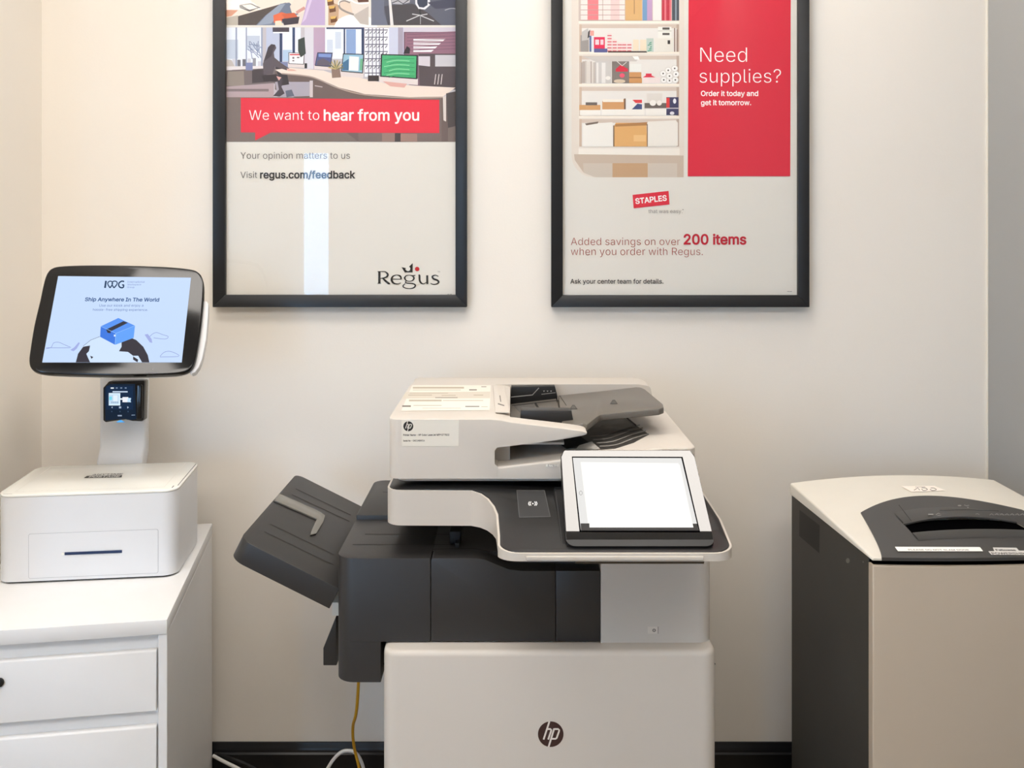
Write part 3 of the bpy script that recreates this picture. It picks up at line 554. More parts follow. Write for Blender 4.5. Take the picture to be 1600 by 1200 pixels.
bm = B(); sh = [(cxm+(v[0]-cxm)*.985+.0, cym+(v[1]-cym)*.97) for v in oM]
prism(bm, sh, 'z', -.04, -.0132); bev(bm, .016, lambda a, b: a.z < -.03 and b.z < -.03, 4, 60); bm.transform(MM); obj('rear_shell', bm, M_KIOSK, mon, 'white rear shell of the monitor')
bm = B(); prism(bm, [onM(*v) for v in ((321.5, 466), (324, 470), (323.5, 490), (320.5, 525), (314.5, 556), (309, 570), (303, 578), (297, 580), (292, 574), (300, 556), (308, 520), (313, 480), (315, 466))], 'z', -.034, -.0145); bev(bm, .002, None, 2, 50); bm.transform(MM); obj('side_scanner', bm, M_KIOSK, mon, 'white side wing of the monitor')
ar = (TK @ Vector((Pp.x, yp+.02, 1.205)))
bm = B(); prism(bm, [(yp-.105, 1.16), (yp+.045, 1.15), (yp+.045, 1.24), (yp-.02, 1.30), (yp-.05, 1.27)], 'x', Pp.x-.04, Pp.x+.04); bev(bm, .008, None, 3, 40); bm.transform(TK); obj('monitor_bracket', bm, M_KIOSK, kio)
p = Print(PM, nM, 5e-4)
p.poly([(91, 431.5), (298.5, 434), (284, 566.5), (66, 566.5)], lit(196, 218, 250))
NAVY, INK2 = lit(24, 58, 92), lit(110, 130, 186)
S = lambda L: [((L_[0])/13.33*.917+150, L_[1]/14.55+430) for L_ in L]
zz = lambda L: [(150+a/14.545, 430+b/14.545) for a, b in L]
p.line(zz([(228, 130), (206, 292)]), 2.9, NAVY)
for q in ([(320, 292), (280, 232), (268, 190), (285, 155), (322, 138), (362, 150), (378, 188), (366, 228), (320, 292)], [(410, 292), (372, 232), (366, 188), (384, 150), (426, 136), (468, 150), (484, 182), (468, 225), (410, 292)]):
    p.line(zz(q[:2]), 1.9, NAVY); p.line(zz(q[1:-1]), 1.7, NAVY, 4); p.line(zz(q[-2:]), 1.9, NAVY)
p.line(zz([(640, 148), (590, 138), (535, 170), (515, 220), (540, 272), (590, 288), (625, 270), (630, 222)]), 2.2, NAVY, 4); p.line(zz([(640, 224), (592, 224)]), 2, NAVY)
p.text('International', 199, 226, 442, INK2); p.text('Workspace', 199, 220.5, 446, INK2); p.text('Group', 198.5, 210, 450.2, INK2)
p.text('Ship Anywhere In The World', 132.5, 248.5, 470.5, lit(26, 74, 130), .022, 471.2); p.text('Use our kiosk and enjoy a', 155, 224, 479.3, lit(88, 112, 170), 0); p.text('hassle-free shipping experience.', 145, 231, 485.6, lit(88, 112, 170), 0, 486)
G0 = [(118, 566.3), (122, 553), (130, 541), (142, 531), (158, 525), (176, 523), (196, 525), (212, 531), (224, 542), (231, 555), (233.5, 566.3)]
p.poly(G0, lit(206, 226, 252)); DG = lit(52, 48, 56)
p.poly([(118.5, 566.3), (122, 553), (130, 542), (141, 540), (139, 549), (135, 553), (138, 560), (141, 566.3)], DG); p.poly([(141, 556), (146, 558), (143, 561)], DG)
p.poly([(190, 533), (205, 528), (213, 531.5), (224, 542), (231, 555), (233.5, 566.3), (222, 566.3), (216, 556), (208, 556), (200, 550), (186, 549), (190, 542)], DG); p.poly([(208, 557), (216, 562), (215, 566.3), (208, 562)], DG); p.line([(130, 541), (142, 531.4), (156, 526)], .6, lit(90, 96, 120))
p.poly([(157.5, 510), (185, 497), (211, 509), (181, 521)], lit(84, 146, 240)); p.poly([(157.5, 510), (181, 521), (180, 539), (156.5, 526.5)], lit(56, 118, 222)); p.poly([(181, 521), (211, 509), (209, 528), (180, 539)], lit(96, 160, 246)); p.poly([(166, 515), (193, 502), (200, 504.5), (173, 518), (173, 521), (168, 520)], lit(46, 46, 58)); p.rect(178, 523, 181, 526, lit(220, 236, 252)); p.line([(181, 521), (180, 539)], .8, lit(150, 196, 252)); p.line([(157.5, 510), (181, 521), (211, 509)], .6, lit(150, 196, 252))
LC = lit(132, 144, 206)
for L in ([(72, 545), (80, 543), (84, 536), (92, 535), (99, 538), (106, 541), (109, 543.5), (72, 543.5)], [(234, 526), (240, 521), (246, 520), (254, 523), (263, 526), (258, 530), (240, 528)], [(250, 557), (256, 551), (264, 549), (274, 552), (279, 557), (250, 558)]): p.line(L, .7, LC, 3)
p.poly([(110, 547), (116, 543), (123, 535), (125, 536), (120, 545), (115, 549)], lit(160, 172, 226)); p.poly([(226, 523), (231, 522), (237, 530), (238, 536), (234, 535)], lit(160, 172, 226))
p.done('screen', mon, 'lit pale blue shipping page')
p = Print(PM, nM, 3e-4); p.rect(209, 586.5, 229, 588, M_DARK); p.oval(239, 577.5, .8, .8, ink(150, 150, 156)); p.line([(228, 582), (246, 582.5)], .8, ink(110, 110, 118)); p.done('bezel_mark', mon)

# ------------------------------------------------------------------ multifunction printer
Y = lambda d: d-DW
pr = thing('multifunction_printer', 'large white and charcoal office printer standing against the wall between cabinet and shredder', 'printer', (.06, Y(2.0), 0))
# paper cabinet
bm = B(); prism(bm, rrect(-.233, Y(1.70), .369, Y(2.27), (.028, .028, .01, .01), 8), 'z', .004, .6885)
bev(bm, .010, lambda a, b: a.z > .685 and b.z > .685, 4, 60); base = obj('paper_cabinet', bm, M_HPW, pr)
obj('tray_seam', bx(-.2335, .3695, Y(1.72), Y(2.2), .656, .6565), M_DARK, base)
p = Print((0, Y(1.70), 0), NW, 3e-4); hp_logo(p, 860.5, 1147, 20, ink(58, 34, 30), ink(222, 214, 206)); p.done('badge', base, 'round dark brown logo badge')
# right column
bm = B(); prism(bm, rrect(.1625, Y(1.735), .367, Y(2.25), (.002, .026, .01, .01), 8), 'z', .6887, .93); col = obj('side_column', bm, M_HPW, pr)
p = Print((0, Y(1.735), 0), NW, 3e-4); p.rect(1012, 979, 1029, 990, ink(214, 206, 196)); p.rect(1027.5, 979, 1029, 990, ink(160, 150, 142)); p.oval(1022, 984.8, 2.8, 2.5, ink(110, 104, 100)); p.oval(1022, 984.8, 1.3, 1.2, ink(200, 194, 186)); p.done('door_button', col)
# charcoal finisher
bm = B(); prism(bm, rrect(-.3236, Y(1.735), -.1495, Y(2.235), (.034, .001, .001, .01), 8), 'z', .691, .8435)
bev(bm, .002, lambda a, b: a.z > .843 and b.z > .843, 2, 60); fin = obj('finisher_body', bm, M_HPD, pr)
bm = B(); prism(bm, rrect(-.3236, Y(1.735), -.2405, Y(2.2), (.034, .001, .001, .01), 8), 'z', .6165, .6908); obj('finisher_leg', bm, M_HPD, fin)
bm = B()
cp = [(-.1485, .691), (.0795, .691), (.0795, .8205), (.019, .8205), (-.005, .823), (-.028, .832), (-.048, .8405), (-.066, .8435), (-.145, .8435), (-.1485, .840)]
prism(bm, cp, 'y', Y(1.735), Y(1.775)); bev(bm, .0015, lambda a, b: a.y < Y(1.7351) and b.y < Y(1.7351), 2, 60); obj('finisher_door', bm, M_HPD, fin)
obj('finisher_end_panel', bx(.0803, .1618, Y(1.735), Y(1.775), .691, .8205, .0012, 2), M_HPD, fin)
bm = B(); box(bm, -.149, .161, Y(1.776), Y(2.235), .70, .8425); obj('inner_deck', bm, M_HPD, fin)
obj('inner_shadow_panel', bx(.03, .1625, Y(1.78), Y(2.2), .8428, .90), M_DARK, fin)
bm = B(); prism(bm, rrect(-.3236, Y(1.966), .10, Y(2.238), (.003, .003, .003, .025), 6), 'z', .8372, .8525); bev(bm, .002, lambda a, b: a.z > .852 and b.z > .852, 2, 60); rdk = obj('rear_deck', bm, M_HPD, fin)
p = Print((0, 0, .8435), NU, 4e-4)
for L in ([(518, 817), (700, 817)],): pass
for (x0, x1, y) in ((570, 702, 835), (551, 708, 851), (525, 672, 0)):
    if y: p.line([(x0, y), (x1, y)], 1, ink(34, 33, 33))
p.line([(675, 858.5), (740, 857), (775, 864)], 1, ink(34, 33, 33)); p.merge(fin)
p = Print((0, 0, .8525), NU, 4e-4); p.line([(598, 769), (606, 769.5)], .8, ink(40, 39, 39)); p.merge(rdk)
a = hit(702, 850, Vector((0, 0, .8437)), NU)
obj('paper_sensor', bx(a.x, a.x+.022, a.y, a.y+.06, .8437, .868, .002), M_BLK, fin); obj('paper_sensor', bx(a.x+.012, a.x+.02, a.y-.022, a.y-.001, .8437, .852, .001), M_BLK, fin)
# lower output bin at the left
bm = B(); q = [at(*v, 1.95) for v in ((525, 963), (505, 1013), (505, 1040), (526, 1040))]; prism(bm, [(v.x, v.z) for v in q], 'y', Y(1.95), Y(2.2)); bev(bm, .0015, None, 2); obj('lower_bin', bm, M_HPD, pr)
a = at(519, 962, 1.88); obj('bin_guide', bx(a.x, -.3238, Y(1.88), Y(2.0), a.z, a.z+.026), M_KTOP, pr, 'small white guide under the tray')
# exit tray
FL, FR = Vector((-.512, Y(1.78), .8645)), Vector((-.3245, Y(1.78), .7705)); ux = (FR-FL).normalized(); uy = Vector((0, 1, 0)); un = ux.cross(uy); un = un if un.z > 0 else -un
L0 = (FR-FL).length; TM = Matrix(((ux.x, 0, un.x, FL.x), (ux.y, 1, un.y, FL.y), (ux.z, 0, un.z, FL.z), (0, 0, 0, 1)))
def onT(px, py):
    w = hit(px, py, FL, un)-FL; return (w.dot(ux), w.dot(uy))
bm = B(); o = rrect(0, 0, L0, .47, (.028, .001, .001, .022), 7)
n1, n2 = onT(411, 803)[1], onT(432, 771)[1]
o = o[:-1]+[o[-1]]
prism(bm, o, 'z', -.042, 0)
bev(bm, .004, lambda a, b: a.z > -.001 and b.z > -.001, 3, 60); bev(bm, .010, lambda a, b: a.z < -.04 and b.z < -.04, 3, 60)
bm.transform(TM); tray = obj('exit_tray', bm, M_HPD, pr, 'sloping grey output tray')
p = Print(FL, un, 5e-4)
for L in (((462, 764), (548, 805)), ((456, 773), (546, 815)), ((422, 819), (522, 867)), ((413, 831), (521, 883))): p.line(L, 1.1, ink(44, 42, 40))
p.merge(tray)
bm = B(); prism(bm, [onT(*v) for v in ((435, 773), (500, 802), (507, 808), (504, 818), (493, 836), (484, 838), (485, 832), (494, 813), (428, 784))], 'z', .0004, .004); bev(bm, .001, None, 2, 40); bm.transform(TM); obj('paper_stop', bm, M_STOP, tray, 'glossy pale grey paper stop')
bm = B(); n1 = onT(432, 774)[1]; n2 = onT(411, 803)[1]
# scanner base and control shelf
ol = [(-.232, 2.22)]+arc(-.202, 1.77, .03, 180, 270, 8)+[(-.075, 1.738), (-.058, 1.724), (-.045, 1.703), (-.034, 1.672), (-.0275, 1.64), (-.0235, 1.56)]+arc(.0115, 1.535, .035, 180, 270, 8)[1:]+arc(.32, 1.535, .035, 270, 360, 8)+[(.358, 1.62), (.358, 2.22)]
zt = lambda v: .968-(max(0, 1.74-v)*.1375)
R2 = lambda v: (v[0], Y(v[1]))
bm = B(); zprism(bm, [R2(v) for v in ol], lambda v: .902+(max(0, 1.74-(v[1]+DW))*.078), lambda v: zt(v[1]+DW)-.0018)
sb = obj('scanner_base', bm, M_HPW, pr)
cxo, cyo = .05, 1.85
def inset(P, w):
    out = []
    for i in range(len(P)):
        a, b, c = Vector(P[i-1]), Vector(P[i]), Vector(P[(i+1) % len(P)])
        t = ((b-a).normalized()+(c-b).normalized()); t.normalize(); out.append((b.x-t.y*w, b.y+t.x*w))
    return out
oi = inset(ol, .0035)
bm = B(); zprism(bm, [R2(v) for v in oi], lambda v: zt(v[1]+DW)-.006, lambda v: zt(v[1]+DW)); bev(bm, .002, lambda a, b: min(a.z-zt(a.y+DW), b.z-zt(b.y+DW)) > -.001, 2, 60)
deck = obj('control_deck', bm, M_DECK, pr, 'black control deck')
a = at(822, 878, 1.4995); b = at(1099, 871, 1.4995); obj('shelf_lip', bx(a.x, b.x, Y(1.497), Y(1.51), .9235, .929, .0006, 1), M_HPW, sb)
Pd = Vector((0, Y(1.74), .968)); nd = Vector((0, -.1375, 1)).normalized()
p = Print(Pd, nd, 4e-4)
card = [(808, 767), (850, 767), (859, 807), (812, 808)]
p.poly([(807, 766.2), (851, 766.2), (860.3, 808), (811.2, 809)], ink(84, 84, 84)); p.poly(card, ink(50, 50, 51)); p.line([(866, 766), (868, 763), (876, 762)], 1.6, ink(12, 12, 13), 3); p.line([(866, 766), (877, 846)], 1.6, ink(14, 14, 15)); p.line([(868, 768), (878, 846)], 1, ink(70, 70, 71)); p.poly([(868, 765), (892, 765), (892, 850), (879, 850)], ink(22, 22, 23))
c = ink(240, 240, 240); p.oval(832.5, 787.2, 1.2, 1, c)
for s in (-1, 1):
    for r in (3.6, 6): p.line([(832.5+s*(r-1), 787.2-3.2), (832.5+s*(r+.6), 787.2), (832.5+s*(r-1), 787.2+3.2)], 1.1, c, 5)
p.done('card_pad', deck, 'square card pad with white radio wave mark')
# touch panel
cT, tn = Vector((.2055, Y(1.60), .997)), Vector((0, -.50699, .86195)); ty = Vector((0, .86195, .50699)); tx = Vector((1, 0, 0))
MT = Matrix(((1, 0, 0, cT.x), (0, ty.y, tn.y, cT.y), (0, ty.z, tn.z, cT.z), (0, 0, 0, 1)))
hwT, hhT = .1177, .1085
prof = [(hhT, -.022), (hhT, -.0012), (hhT-.0012, 0), (hhT-.003, 0), (-hhT+.036, 0), (-hhT+.034, 0)]+[(-hhT+.034-.034*math.sin(math.radians(a)), -.026*(1-math.cos(math.radians(a)))) for a in range(8, 91, 8)]+[(-hhT, -.036)]
bm = B(); nx = 24; rows = []
def edge_x(v):                                             # rounded corners in plan
    r = .014; d = hhT-abs(v)
    return hwT - (0 if d > r else r-math.sqrt(max(0, r*r-(r-d)**2)))
dense = []
for i in range(len(prof)-1):
    a, b = prof[i], prof[i+1]; k = 12 if abs(a[0]-b[0]) > .05 else 2
    for j in range(k): dense.append((a[0]+(b[0]-a[0])*j/k, a[1]+(b[1]-a[1])*j/k))
dense.append(prof[-1])
for (v, w) in dense:
    e = edge_x(v); rows.append([bm.verts.new((-e+2*e*i/nx, v, w)) for i in range(nx+1)])
back = [[bm.verts.new((r[i].co.x, r[i].co.y, min(r[i].co.z-.004, -.022))) for i in (0, nx)] for r in rows]
for a, b in zip(rows, rows[1:]):
    for i in range(nx): bm.faces.new((a[i], a[i+1], b[i+1], b[i]))
for k in range(len(rows)-1):
    bm.faces.new((rows[k][0], rows[k+1][0], back[k+1][0], back[k][0])); bm.faces.new((rows[k][nx], back[k][1], back[k+1][1], rows[k+1][nx])); bm.faces.new((back[k][0], back[k+1][0], back[k+1][1], back[k][1]))
bm.transform(MT); tp = obj('touch_panel', bm, M_BEZEL, pr, 'tilted touch panel with glossy bezel and lit white screen', sharp=50)
bm = B(); prism(bm, rrect(-hwT-.0012, -hhT+.004, hwT+.0012, hhT+.0012, .015, 6), 'z', -.026, -.0035); bm.transform(MT); obj('panel_back', bm, M_BLK, tp)
p = Print(cT, tn, 4e-4)
p.poly([(893.5, 713.5), (1066.5, 714), (1094, 831.5), (905.5, 831)], M_DARK); p.poly([(895, 715.5), (1064.5, 716), (1091.5, 829), (907.5, 829)], lit(226, 225, 222)); p.poly([(907, 722), (1060, 724), (1083, 829), (920, 829)], lit(253, 251, 244)); p.poly([(907, 818), (1089, 818.5), (1091.5, 829.3), (907.7, 829.3)], ink(24, 24, 26)); p.poly([(919, 724), (1062, 726), (1083.5, 824.5), (921, 824.5)], lit(253, 251, 244))  # dark strip along the lower edge is a painted reflection
p.line([(907.5, 767), (910, 770.4), (907.5, 774), (905, 770.4)], .9, lit(170, 168, 166), 4, True)
p.done('screen', tp, 'lit white touchscreen')
bm = B(); box(bm, .13, .28, Y(1.60), Y(1.68), .94, .962); obj('panel_hinge', bm, M_BLK, pr)
# document feeder
def zslab(x): return 1.007 if x < -.02 else min(1.042, 1.007+.117*(x+.02))
xs = [-.20, -.02, .04, .1, .16, .22, .279, .30, .342]
bm = B(); prism(bm, [(-.20, .985), (.342, .985)]+[(x, zslab(x)) for x in xs[::-1]], 'y', Y(1.75), Y(2.20))
bev(bm, .022, lambda a, b: abs(a.x-b.x) < 1e-4 and abs(a.y-b.y) < 1e-4 and a.x > .3, 6, 60)
bev(bm, .004, lambda a, b: min(a.z-zslab(a.x), b.z-zslab(b.x)) > -.001 and not (abs(a.x-b.x) < 1e-4 and a.x < .3), 3, 40)
lid = obj('scanner_lid', bm, M_HPW, pr)
bm = B(); prism(bm, rrect(-.214, Y(1.757), .335, Y(2.2), .02, 5), 'z', .9795, .9853); obj('lid_gasket', bm, mat('warm_grey_trim', (188, 180, 170), .5), lid)
pf = [(-.2285, .9855), (-.2285, 1.0955), (-.04, 1.0955), (-.02, 1.0935), (.0, 1.0895), (.095, 1.0785), (.130, 1.0735), (.1385, 1.0705), (.1375, 1.0675), (.132, 1.0652), (.108, 1.0605), (.078, 1.0563), (-.012, 1.0447), (-.027, 1.0432), (-.032, 1.0372), (-.032, 1.0125), (-.026, 1.007), (-.026, .9855)]
bm = B(); prism(bm, pf, 'y', Y(1.749), Y(1.797))
bev(bm, .020, lambda a, b: a.x < -.228 and b.x < -.228 and max(a.y, b.y) < Y(1.75) and abs(a.z-b.z) > .02, 6, 60)
bev(bm, .0045, lambda a, b: max(a.y, b.y) < Y(1.772) and min(a.z, b.z) > 1.06, 3, 40)
feed = obj('feeder_front', bm, M_HPW, pr)
bm = B(); prism(bm, [(-.2285, .9855), (-.2285, 1.0955), (-.04, 1.0955), (-.02, 1.0935), (-.004, 1.0903), (-.004, .9855)], 'y', Y(1.7972), Y(2.1368)); obj('feeder_cover', bm, M_HPW, pr)
bm = B(); prism(bm, [(-.2285, .9855), (-.2285, 1.0955), (.285, 1.0955), (.312, 1.091), (.318, 1.06), (.318, .9855)], 'y', Y(2.137), Y(2.235)); bev(bm, .006, lambda a, b: max(a.z, b.z) > 1.09 and max(a.y, b.y) > Y(2.23), 3, 40)
bev(bm, .018, lambda a, b: a.x < -.228 and b.x < -.228 and min(a.y, b.y) > Y(2.2) and abs(a.z-b.z) > .02, 6, 60); obj('feeder_rear_ridge', bm, M_HPW, pr)
# raised hatch on the cover
PC, = (Vector((0, 0, 1.0955)),)
bm = B(); prism(bm, [(v.x, v.y) for v in (hit(*q, PC, NU) for q in ((770, 604), (788, 605.5), (797, 646), (774, 645.5)))], 'z', 1.0957, 1.0985); bev(bm, .001, None, 2); hat = obj('feeder_hatch', bm, M_HPW, feed)
p = Print((0, 0, 1.0985), NU, 3e-4); p.line([(781, 618), (782.5, 628)], 1.3, ink(90, 86, 80)); p.line([(778, 631), (788, 634)], 1.6, ink(100, 96, 90)); p.done('hatch_marks', hat)
# instruction label
P1 = Vector((0, 0, 1.0958)); p = Print(P1, NU, 2e-4)
p.poly([(644, 602), (767, 602), (765, 641), (627, 642)], ink(226, 221, 211)); p.poly([(634, 613), (766, 612), (765.5, 622.5), (629, 623)], ink(204, 197, 184)); gl, gd = ink(176, 166, 148), ink(110, 104, 96)
for (x0, x1, y, w, m) in ((645, 725, 606, 2.6, gl), (645, 720, 609.4, .8, gl), (733, 745, 609.3, 1.8, gd), (752, 760, 604.4, 1, gd), (640, 700, 614.5, 1, gl), (638, 675, 617.5, 1.4, gl), (690, 712, 618, 1.2, gl), (740, 755, 617.5, 1.4, gl), (680, 715, 621.4, 1, gd), (639, 690, 626, 2.6, gl), (692, 755, 626, 1, gl), (628.5, 642, 634.8, 2.4, gd), (646, 690, 633.6, 1, gl), (727, 749, 635.3, 1.5, gd), (752, 762, 635.6, .9, gl), (660, 720, 638, .6, gl)): p.line([(x0, y), (x1, y)], w, m)
p.done('instruction_label', feed, 'printed instruction label on the feeder cover')
p = Print((0, Y(1.749), 0), NW, 3e-4)
p.poly([(627.5, 656.5), (717, 656.5), (716.5, 697), (628, 697)], ink(226, 221, 210)); hp_logo(p, 638, 666, 7.8, ink(28, 24, 22), ink(230, 224, 214))
p.text('Printer Name - HP Color LaserJet MFP E77822', 630, 702, 681, ink(70, 66, 62), .03, 680.6, 1.15); p.text('Serial No - CNC1N88016', 630, 663.5, 689.8, ink(70, 66, 62), .03, 689.4, 1.15)
p.done('asset_sticker', feed, 'pale sticker with round logo and two text lines')
p = Print((0, Y(1.7465), 0), NW, 3e-4); p.rect(853, 725.4, 872, 729, ink(240, 236, 226)); p.text('E77822', 856, 871, 728.5, ink(130, 126, 120), .02); p.done('model_mark', lid)
# input tray
Pt = Vector((.29, Y(2.0), 1.096)); nt_ = Vector((-.12, 0, 1)).normalized()
def tplan(L): return [(lambda w: (w.x, w.y))(hit(*q, Pt, nt_)) for q in L]
oT = tplan([(872, 617.8), (940, 611), (994, 604.8), (1002, 605.2), (1008, 608), (1036, 631), (1037, 636), (1030, 638.5), (945, 646.5), (938, 648), (933, 651), (917, 663.5)])+[(.135, Y(1.80)), (.0955, Y(1.80))]
ztr = lambda v: 1.096+.12*(v[0]-.29)
bm = B(); zprism(bm, oT, lambda v: ztr(v)-.013, ztr); bev(bm, .0025, None, 2, 40); it = obj('input_tray', bm, M_HPT, pr, 'grey document input tray')
p = Print(Pt, nt_, 5e-4)
for x, y in ((896, 637), (959, 629)): pass; p.poly([(x-6, y+2.6), (x-1.6, y-4), (x+1.6, y-4), (x+6.5, y+2.6)], ink(50, 48, 46)); p.poly([(x-4, y+1.2), (x-1, y-3), (x+1, y-3), (x+4, y+1.2)], ink(84, 82, 78))
p.line([(875, 619), (885, 634)], 1, ink(46, 44, 42)); p.merge(it)
bm = B(); zprism(bm, [(-.003, Y(1.80)), (.098, Y(1.80)), (.098, Y(2.135)), (-.003, Y(2.135))], lambda v: 1.0415, lambda v: ztr(v)-.004); fl = obj('feeder_floor', bm, M_HPT, pr)
obj('feeder_bounce_plate', bx(-.0035, .099, Y(1.80), Y(2.136), 1.037, 1.041), M_HPW, pr)  # white plate added to bounce light into the gap below the feeder floor
p = Print(Pt-nt_*.004, nt_, 5e-4); p.line([(836, 629.5), (843, 641)], 3, ink(16, 16, 18)); p.line([(800, 634), (880, 625)], 1, ink(26, 26, 28)); p.poly([(803, 634.5), (833, 631), (838, 641), (812, 645)], ink(86, 84, 82)); p.done('floor_marks', fl)
# side guides
a = at(800, 630, 2.10); bm = B()
q1 = [at(*v, 2.105) for v in ((798, 622.5), (799, 604.5), (867, 603.5), (871, 619))]
prism(bm, [(v.x, v.z) for v in q1]+[(q1[3].x, 1.06), (q1[0].x, 1.045)], 'y', Y(2.105), Y(2.130)); bev(bm, .001, None, 2); gd1 = obj('paper_guide', bm, M_BLK, pr)
p = Print((0, Y(2.105), 0), NW, 4e-4); p.line([(797, 620.5), (832, 617), (842, 606)], 1.3, ink(150, 148, 146)); p.line([(846, 616), (868, 613.5)], .9, ink(150, 148, 146))
for x in (850, 855.5, 861): p.poly([(x-1.4, 610.5), (x+1.4, 610.2), (x, 612.4)], ink(170, 168, 166))
p.done('guide_scale', gd1)
bm = B(); q1 = [at(*v, 1.84) for v in ((814, 641), (893, 641.5), (897, 664), (812, 668))]; prism(bm, [(v.x, v.z) for v in q1], 'y', Y(1.84), Y(1.872)); bev(bm, .0015, None, 2); obj('paper_guide', bm, M_HPD, pr)
# grooved exit area on the lid
Ps = Vector((-.02, Y(2.0), 1.007)); ns = Vector((-.117, 0, 1)).normalized()
def spl(L, dz): 
    bm = B(); V = [hit(*q, Ps, ns) for q in L]; zprism(bm, [(v.x, v.y) for v in V], lambda v: 1.007+.117*(v[0]+.02)-.002, lambda v: 1.007+.117*(v[0]+.02)+dz); return bm
ins = obj('exit_grille', spl([(868, 688), (905, 676), (925, 650), (968, 648), (992, 664), (1014, 679), (990, 692), (962, 701), (938, 703), (930, 699), (885, 702)], .0008), mat('charcoal_grille', (58, 56, 53), .4), lid, 'dark ribbed exit area on the lid')
p = Print(Ps, ns, .0016)
for k in range(4): p.line([(922+k*5, 683+k*5.2), (945+k*6, 681+k*5), (975+k*5, 671+k*5), (1000+k*4.6, 665+k*4.6)], 1.6, ink(138, 134, 128), 6)
p.line([(978, 653), (994, 666)], 2.5, ink(6, 6, 7)); p.poly([(866, 688), (905, 681), (922, 694), (885, 702)], ink(20, 20, 26)); p.poly([(905, 697), (925, 691), (938, 703), (900, 703)], ink(190, 186, 180)); p.done('ribs', ins)

# ------------------------------------------------------------------ shredder
TS = turned(.667, Y(1.752), 3.2)                           # local: x 0..SW, y 0..SD
SW, SD, ZS = .487, .432, .8345
sh = thing('paper_shredder', 'tall office shredder with taupe door and domed off-white lid in the right corner', 'shredder', TS @ Vector((SW/2, SD/2, 0)))
bow = lambda x: -.014*(1-(2*x/SW-1)**2)
bm = B(); box(bm, .002, SW-.002, .022, SD, .004, ZS-.001); bm.transform(TS); bod = obj('body', bm, M_SHD, sh)
N = 24; fr = [(i*SW/N, bow(i*SW/N)) for i in range(N+1)]
bm = B(); prism(bm, fr+[(SW, .017), (0, .017)], 'z', .05, ZS-.010); bev(bm, .003, lambda a, b: max(a.y, b.y) < .006, 3, 50); bm.transform(TS); obj('door', bm, M_SHT, sh, 'taupe front door')
bm = B(); prism(bm, [(x*.985+.004, y+.006) for x, y in fr]+[(SW-.004, .03), (.004, .03)], 'z', .01, ZS-.002); bm.transform(TS); obj('door_gap', bm, M_DARK, sh)
nS = TS.to_3x3() @ Vector((-1, 0, 0)); PS = TS @ Vector((.002, 0, 0)); p = Print(PS, nS, 4e-4); p.poly([(1249.5, 796.5), (1281, 821), (1280.5, 864.5), (1249, 837.5)], ink(36, 34, 33)); p.done('grip_recess', sh, 'dark rectangular patch on the side'); p = Print(PS, nS, 4e-4); p.oval(1325, 876, 3, 4, ink(120, 118, 112)); p.oval(1349, 878, 1, 1.5, ink(110, 108, 104)); p.merge(bod)
def zl(u, v): return ZS+.003+.021*max(v, 0)**.8+.015*(1-(2*u-1)**2)*min(1, v*1.3)
bm = B(); NU_, NV = 36, 24
G_ = [[bm.verts.new((SW*i/NU_, (SD+.004)*j/NV+bow(SW*i/NU_)*(1-j/NV), zl(i/NU_, j/NV))) for i in range(NU_+1)] for j in range(NV+1)]
for j in range(NV):
    for i in range(NU_): bm.faces.new((G_[j][i], G_[j][i+1], G_[j+1][i+1], G_[j+1][i]))
rim = [G_[0][i] for i in range(NU_+1)]+[G_[j][NU_] for j in range(1, NV+1)]+[G_[NV][i] for i in range(NU_-1, -1, -1)]+[G_[j][0] for j in range(NV-1, 0, -1)]
low = [bm.verts.new((v.co.x, v.co.y, ZS-.0008-.003*0)) for v in rim]
for i in range(len(rim)): bm.faces.new((rim[i], low[i], low[(i+1) % len(rim)], rim[(i+1) % len(rim)]))
bm.faces.new(low); bev(bm, .006, lambda a, b: (min(a.x, b.x) < 1e-4 and max(a.x, b.x) < 1e-4 or min(a.x, b.x) > SW-1e-4) and min(a.z, b.z) > ZS+.002, 3, 40); bm.transform(TS)
slid = obj('lid', bm, M_SHL, sh, sharp=50)
# charcoal control panel let into the lid
xl = lambda s: .0155+.055*s**.8
vM = lambda t: .50+.17*(1-(2*t-1)**2)
def pt(t, s, dz=.0025):
    x = xl(s)*(1-t)+(SW-xl(s))*t; v = s*vM(t); y = (SD+.004)*v+bow(x)*(1-v)-(.002 if s == 0 else 0); return Vector((x, y, zl(x/SW, v)+dz))
ts = [i/30 for i in range(31)]; ss = [0, .05, .12, .2, .3, .40, .46, .52, .58, .64, .72, .82, .92, 1]
s0, s1, t0, t1 = 5, 8, 6, 24
bm = B(); V = [[bm.verts.new(pt(t, s)) for t in ts] for s in ss]
for j in range(len(ss)-1):
    for i in range(30):
        if s0 <= j < s1 and t0 <= i < t1: continue
        bm.faces.new((V[j][i], V[j][i+1], V[j+1][i+1], V[j+1][i]))
ring = [V[0][i] for i in range(31)]+[V[j][30] for j in range(1, len(ss))]+[V[-1][i] for i in range(29, -1, -1)]+[V[j][0] for j in range(len(ss)-2, 0, -1)]
lw = [bm.verts.new(v.co+Vector((0, 0, -.006 if v in V[0] else -.003))) for v in ring]
for i in range(len(ring)): bm.faces.new((ring[i], lw[i], lw[(i+1) % len(ring)], ring[(i+1) % len(ring)]))
bm.transform(TS); pan = obj('control_panel', bm, M_SHP, sh, 'charcoal control panel on the lid', sharp=40)
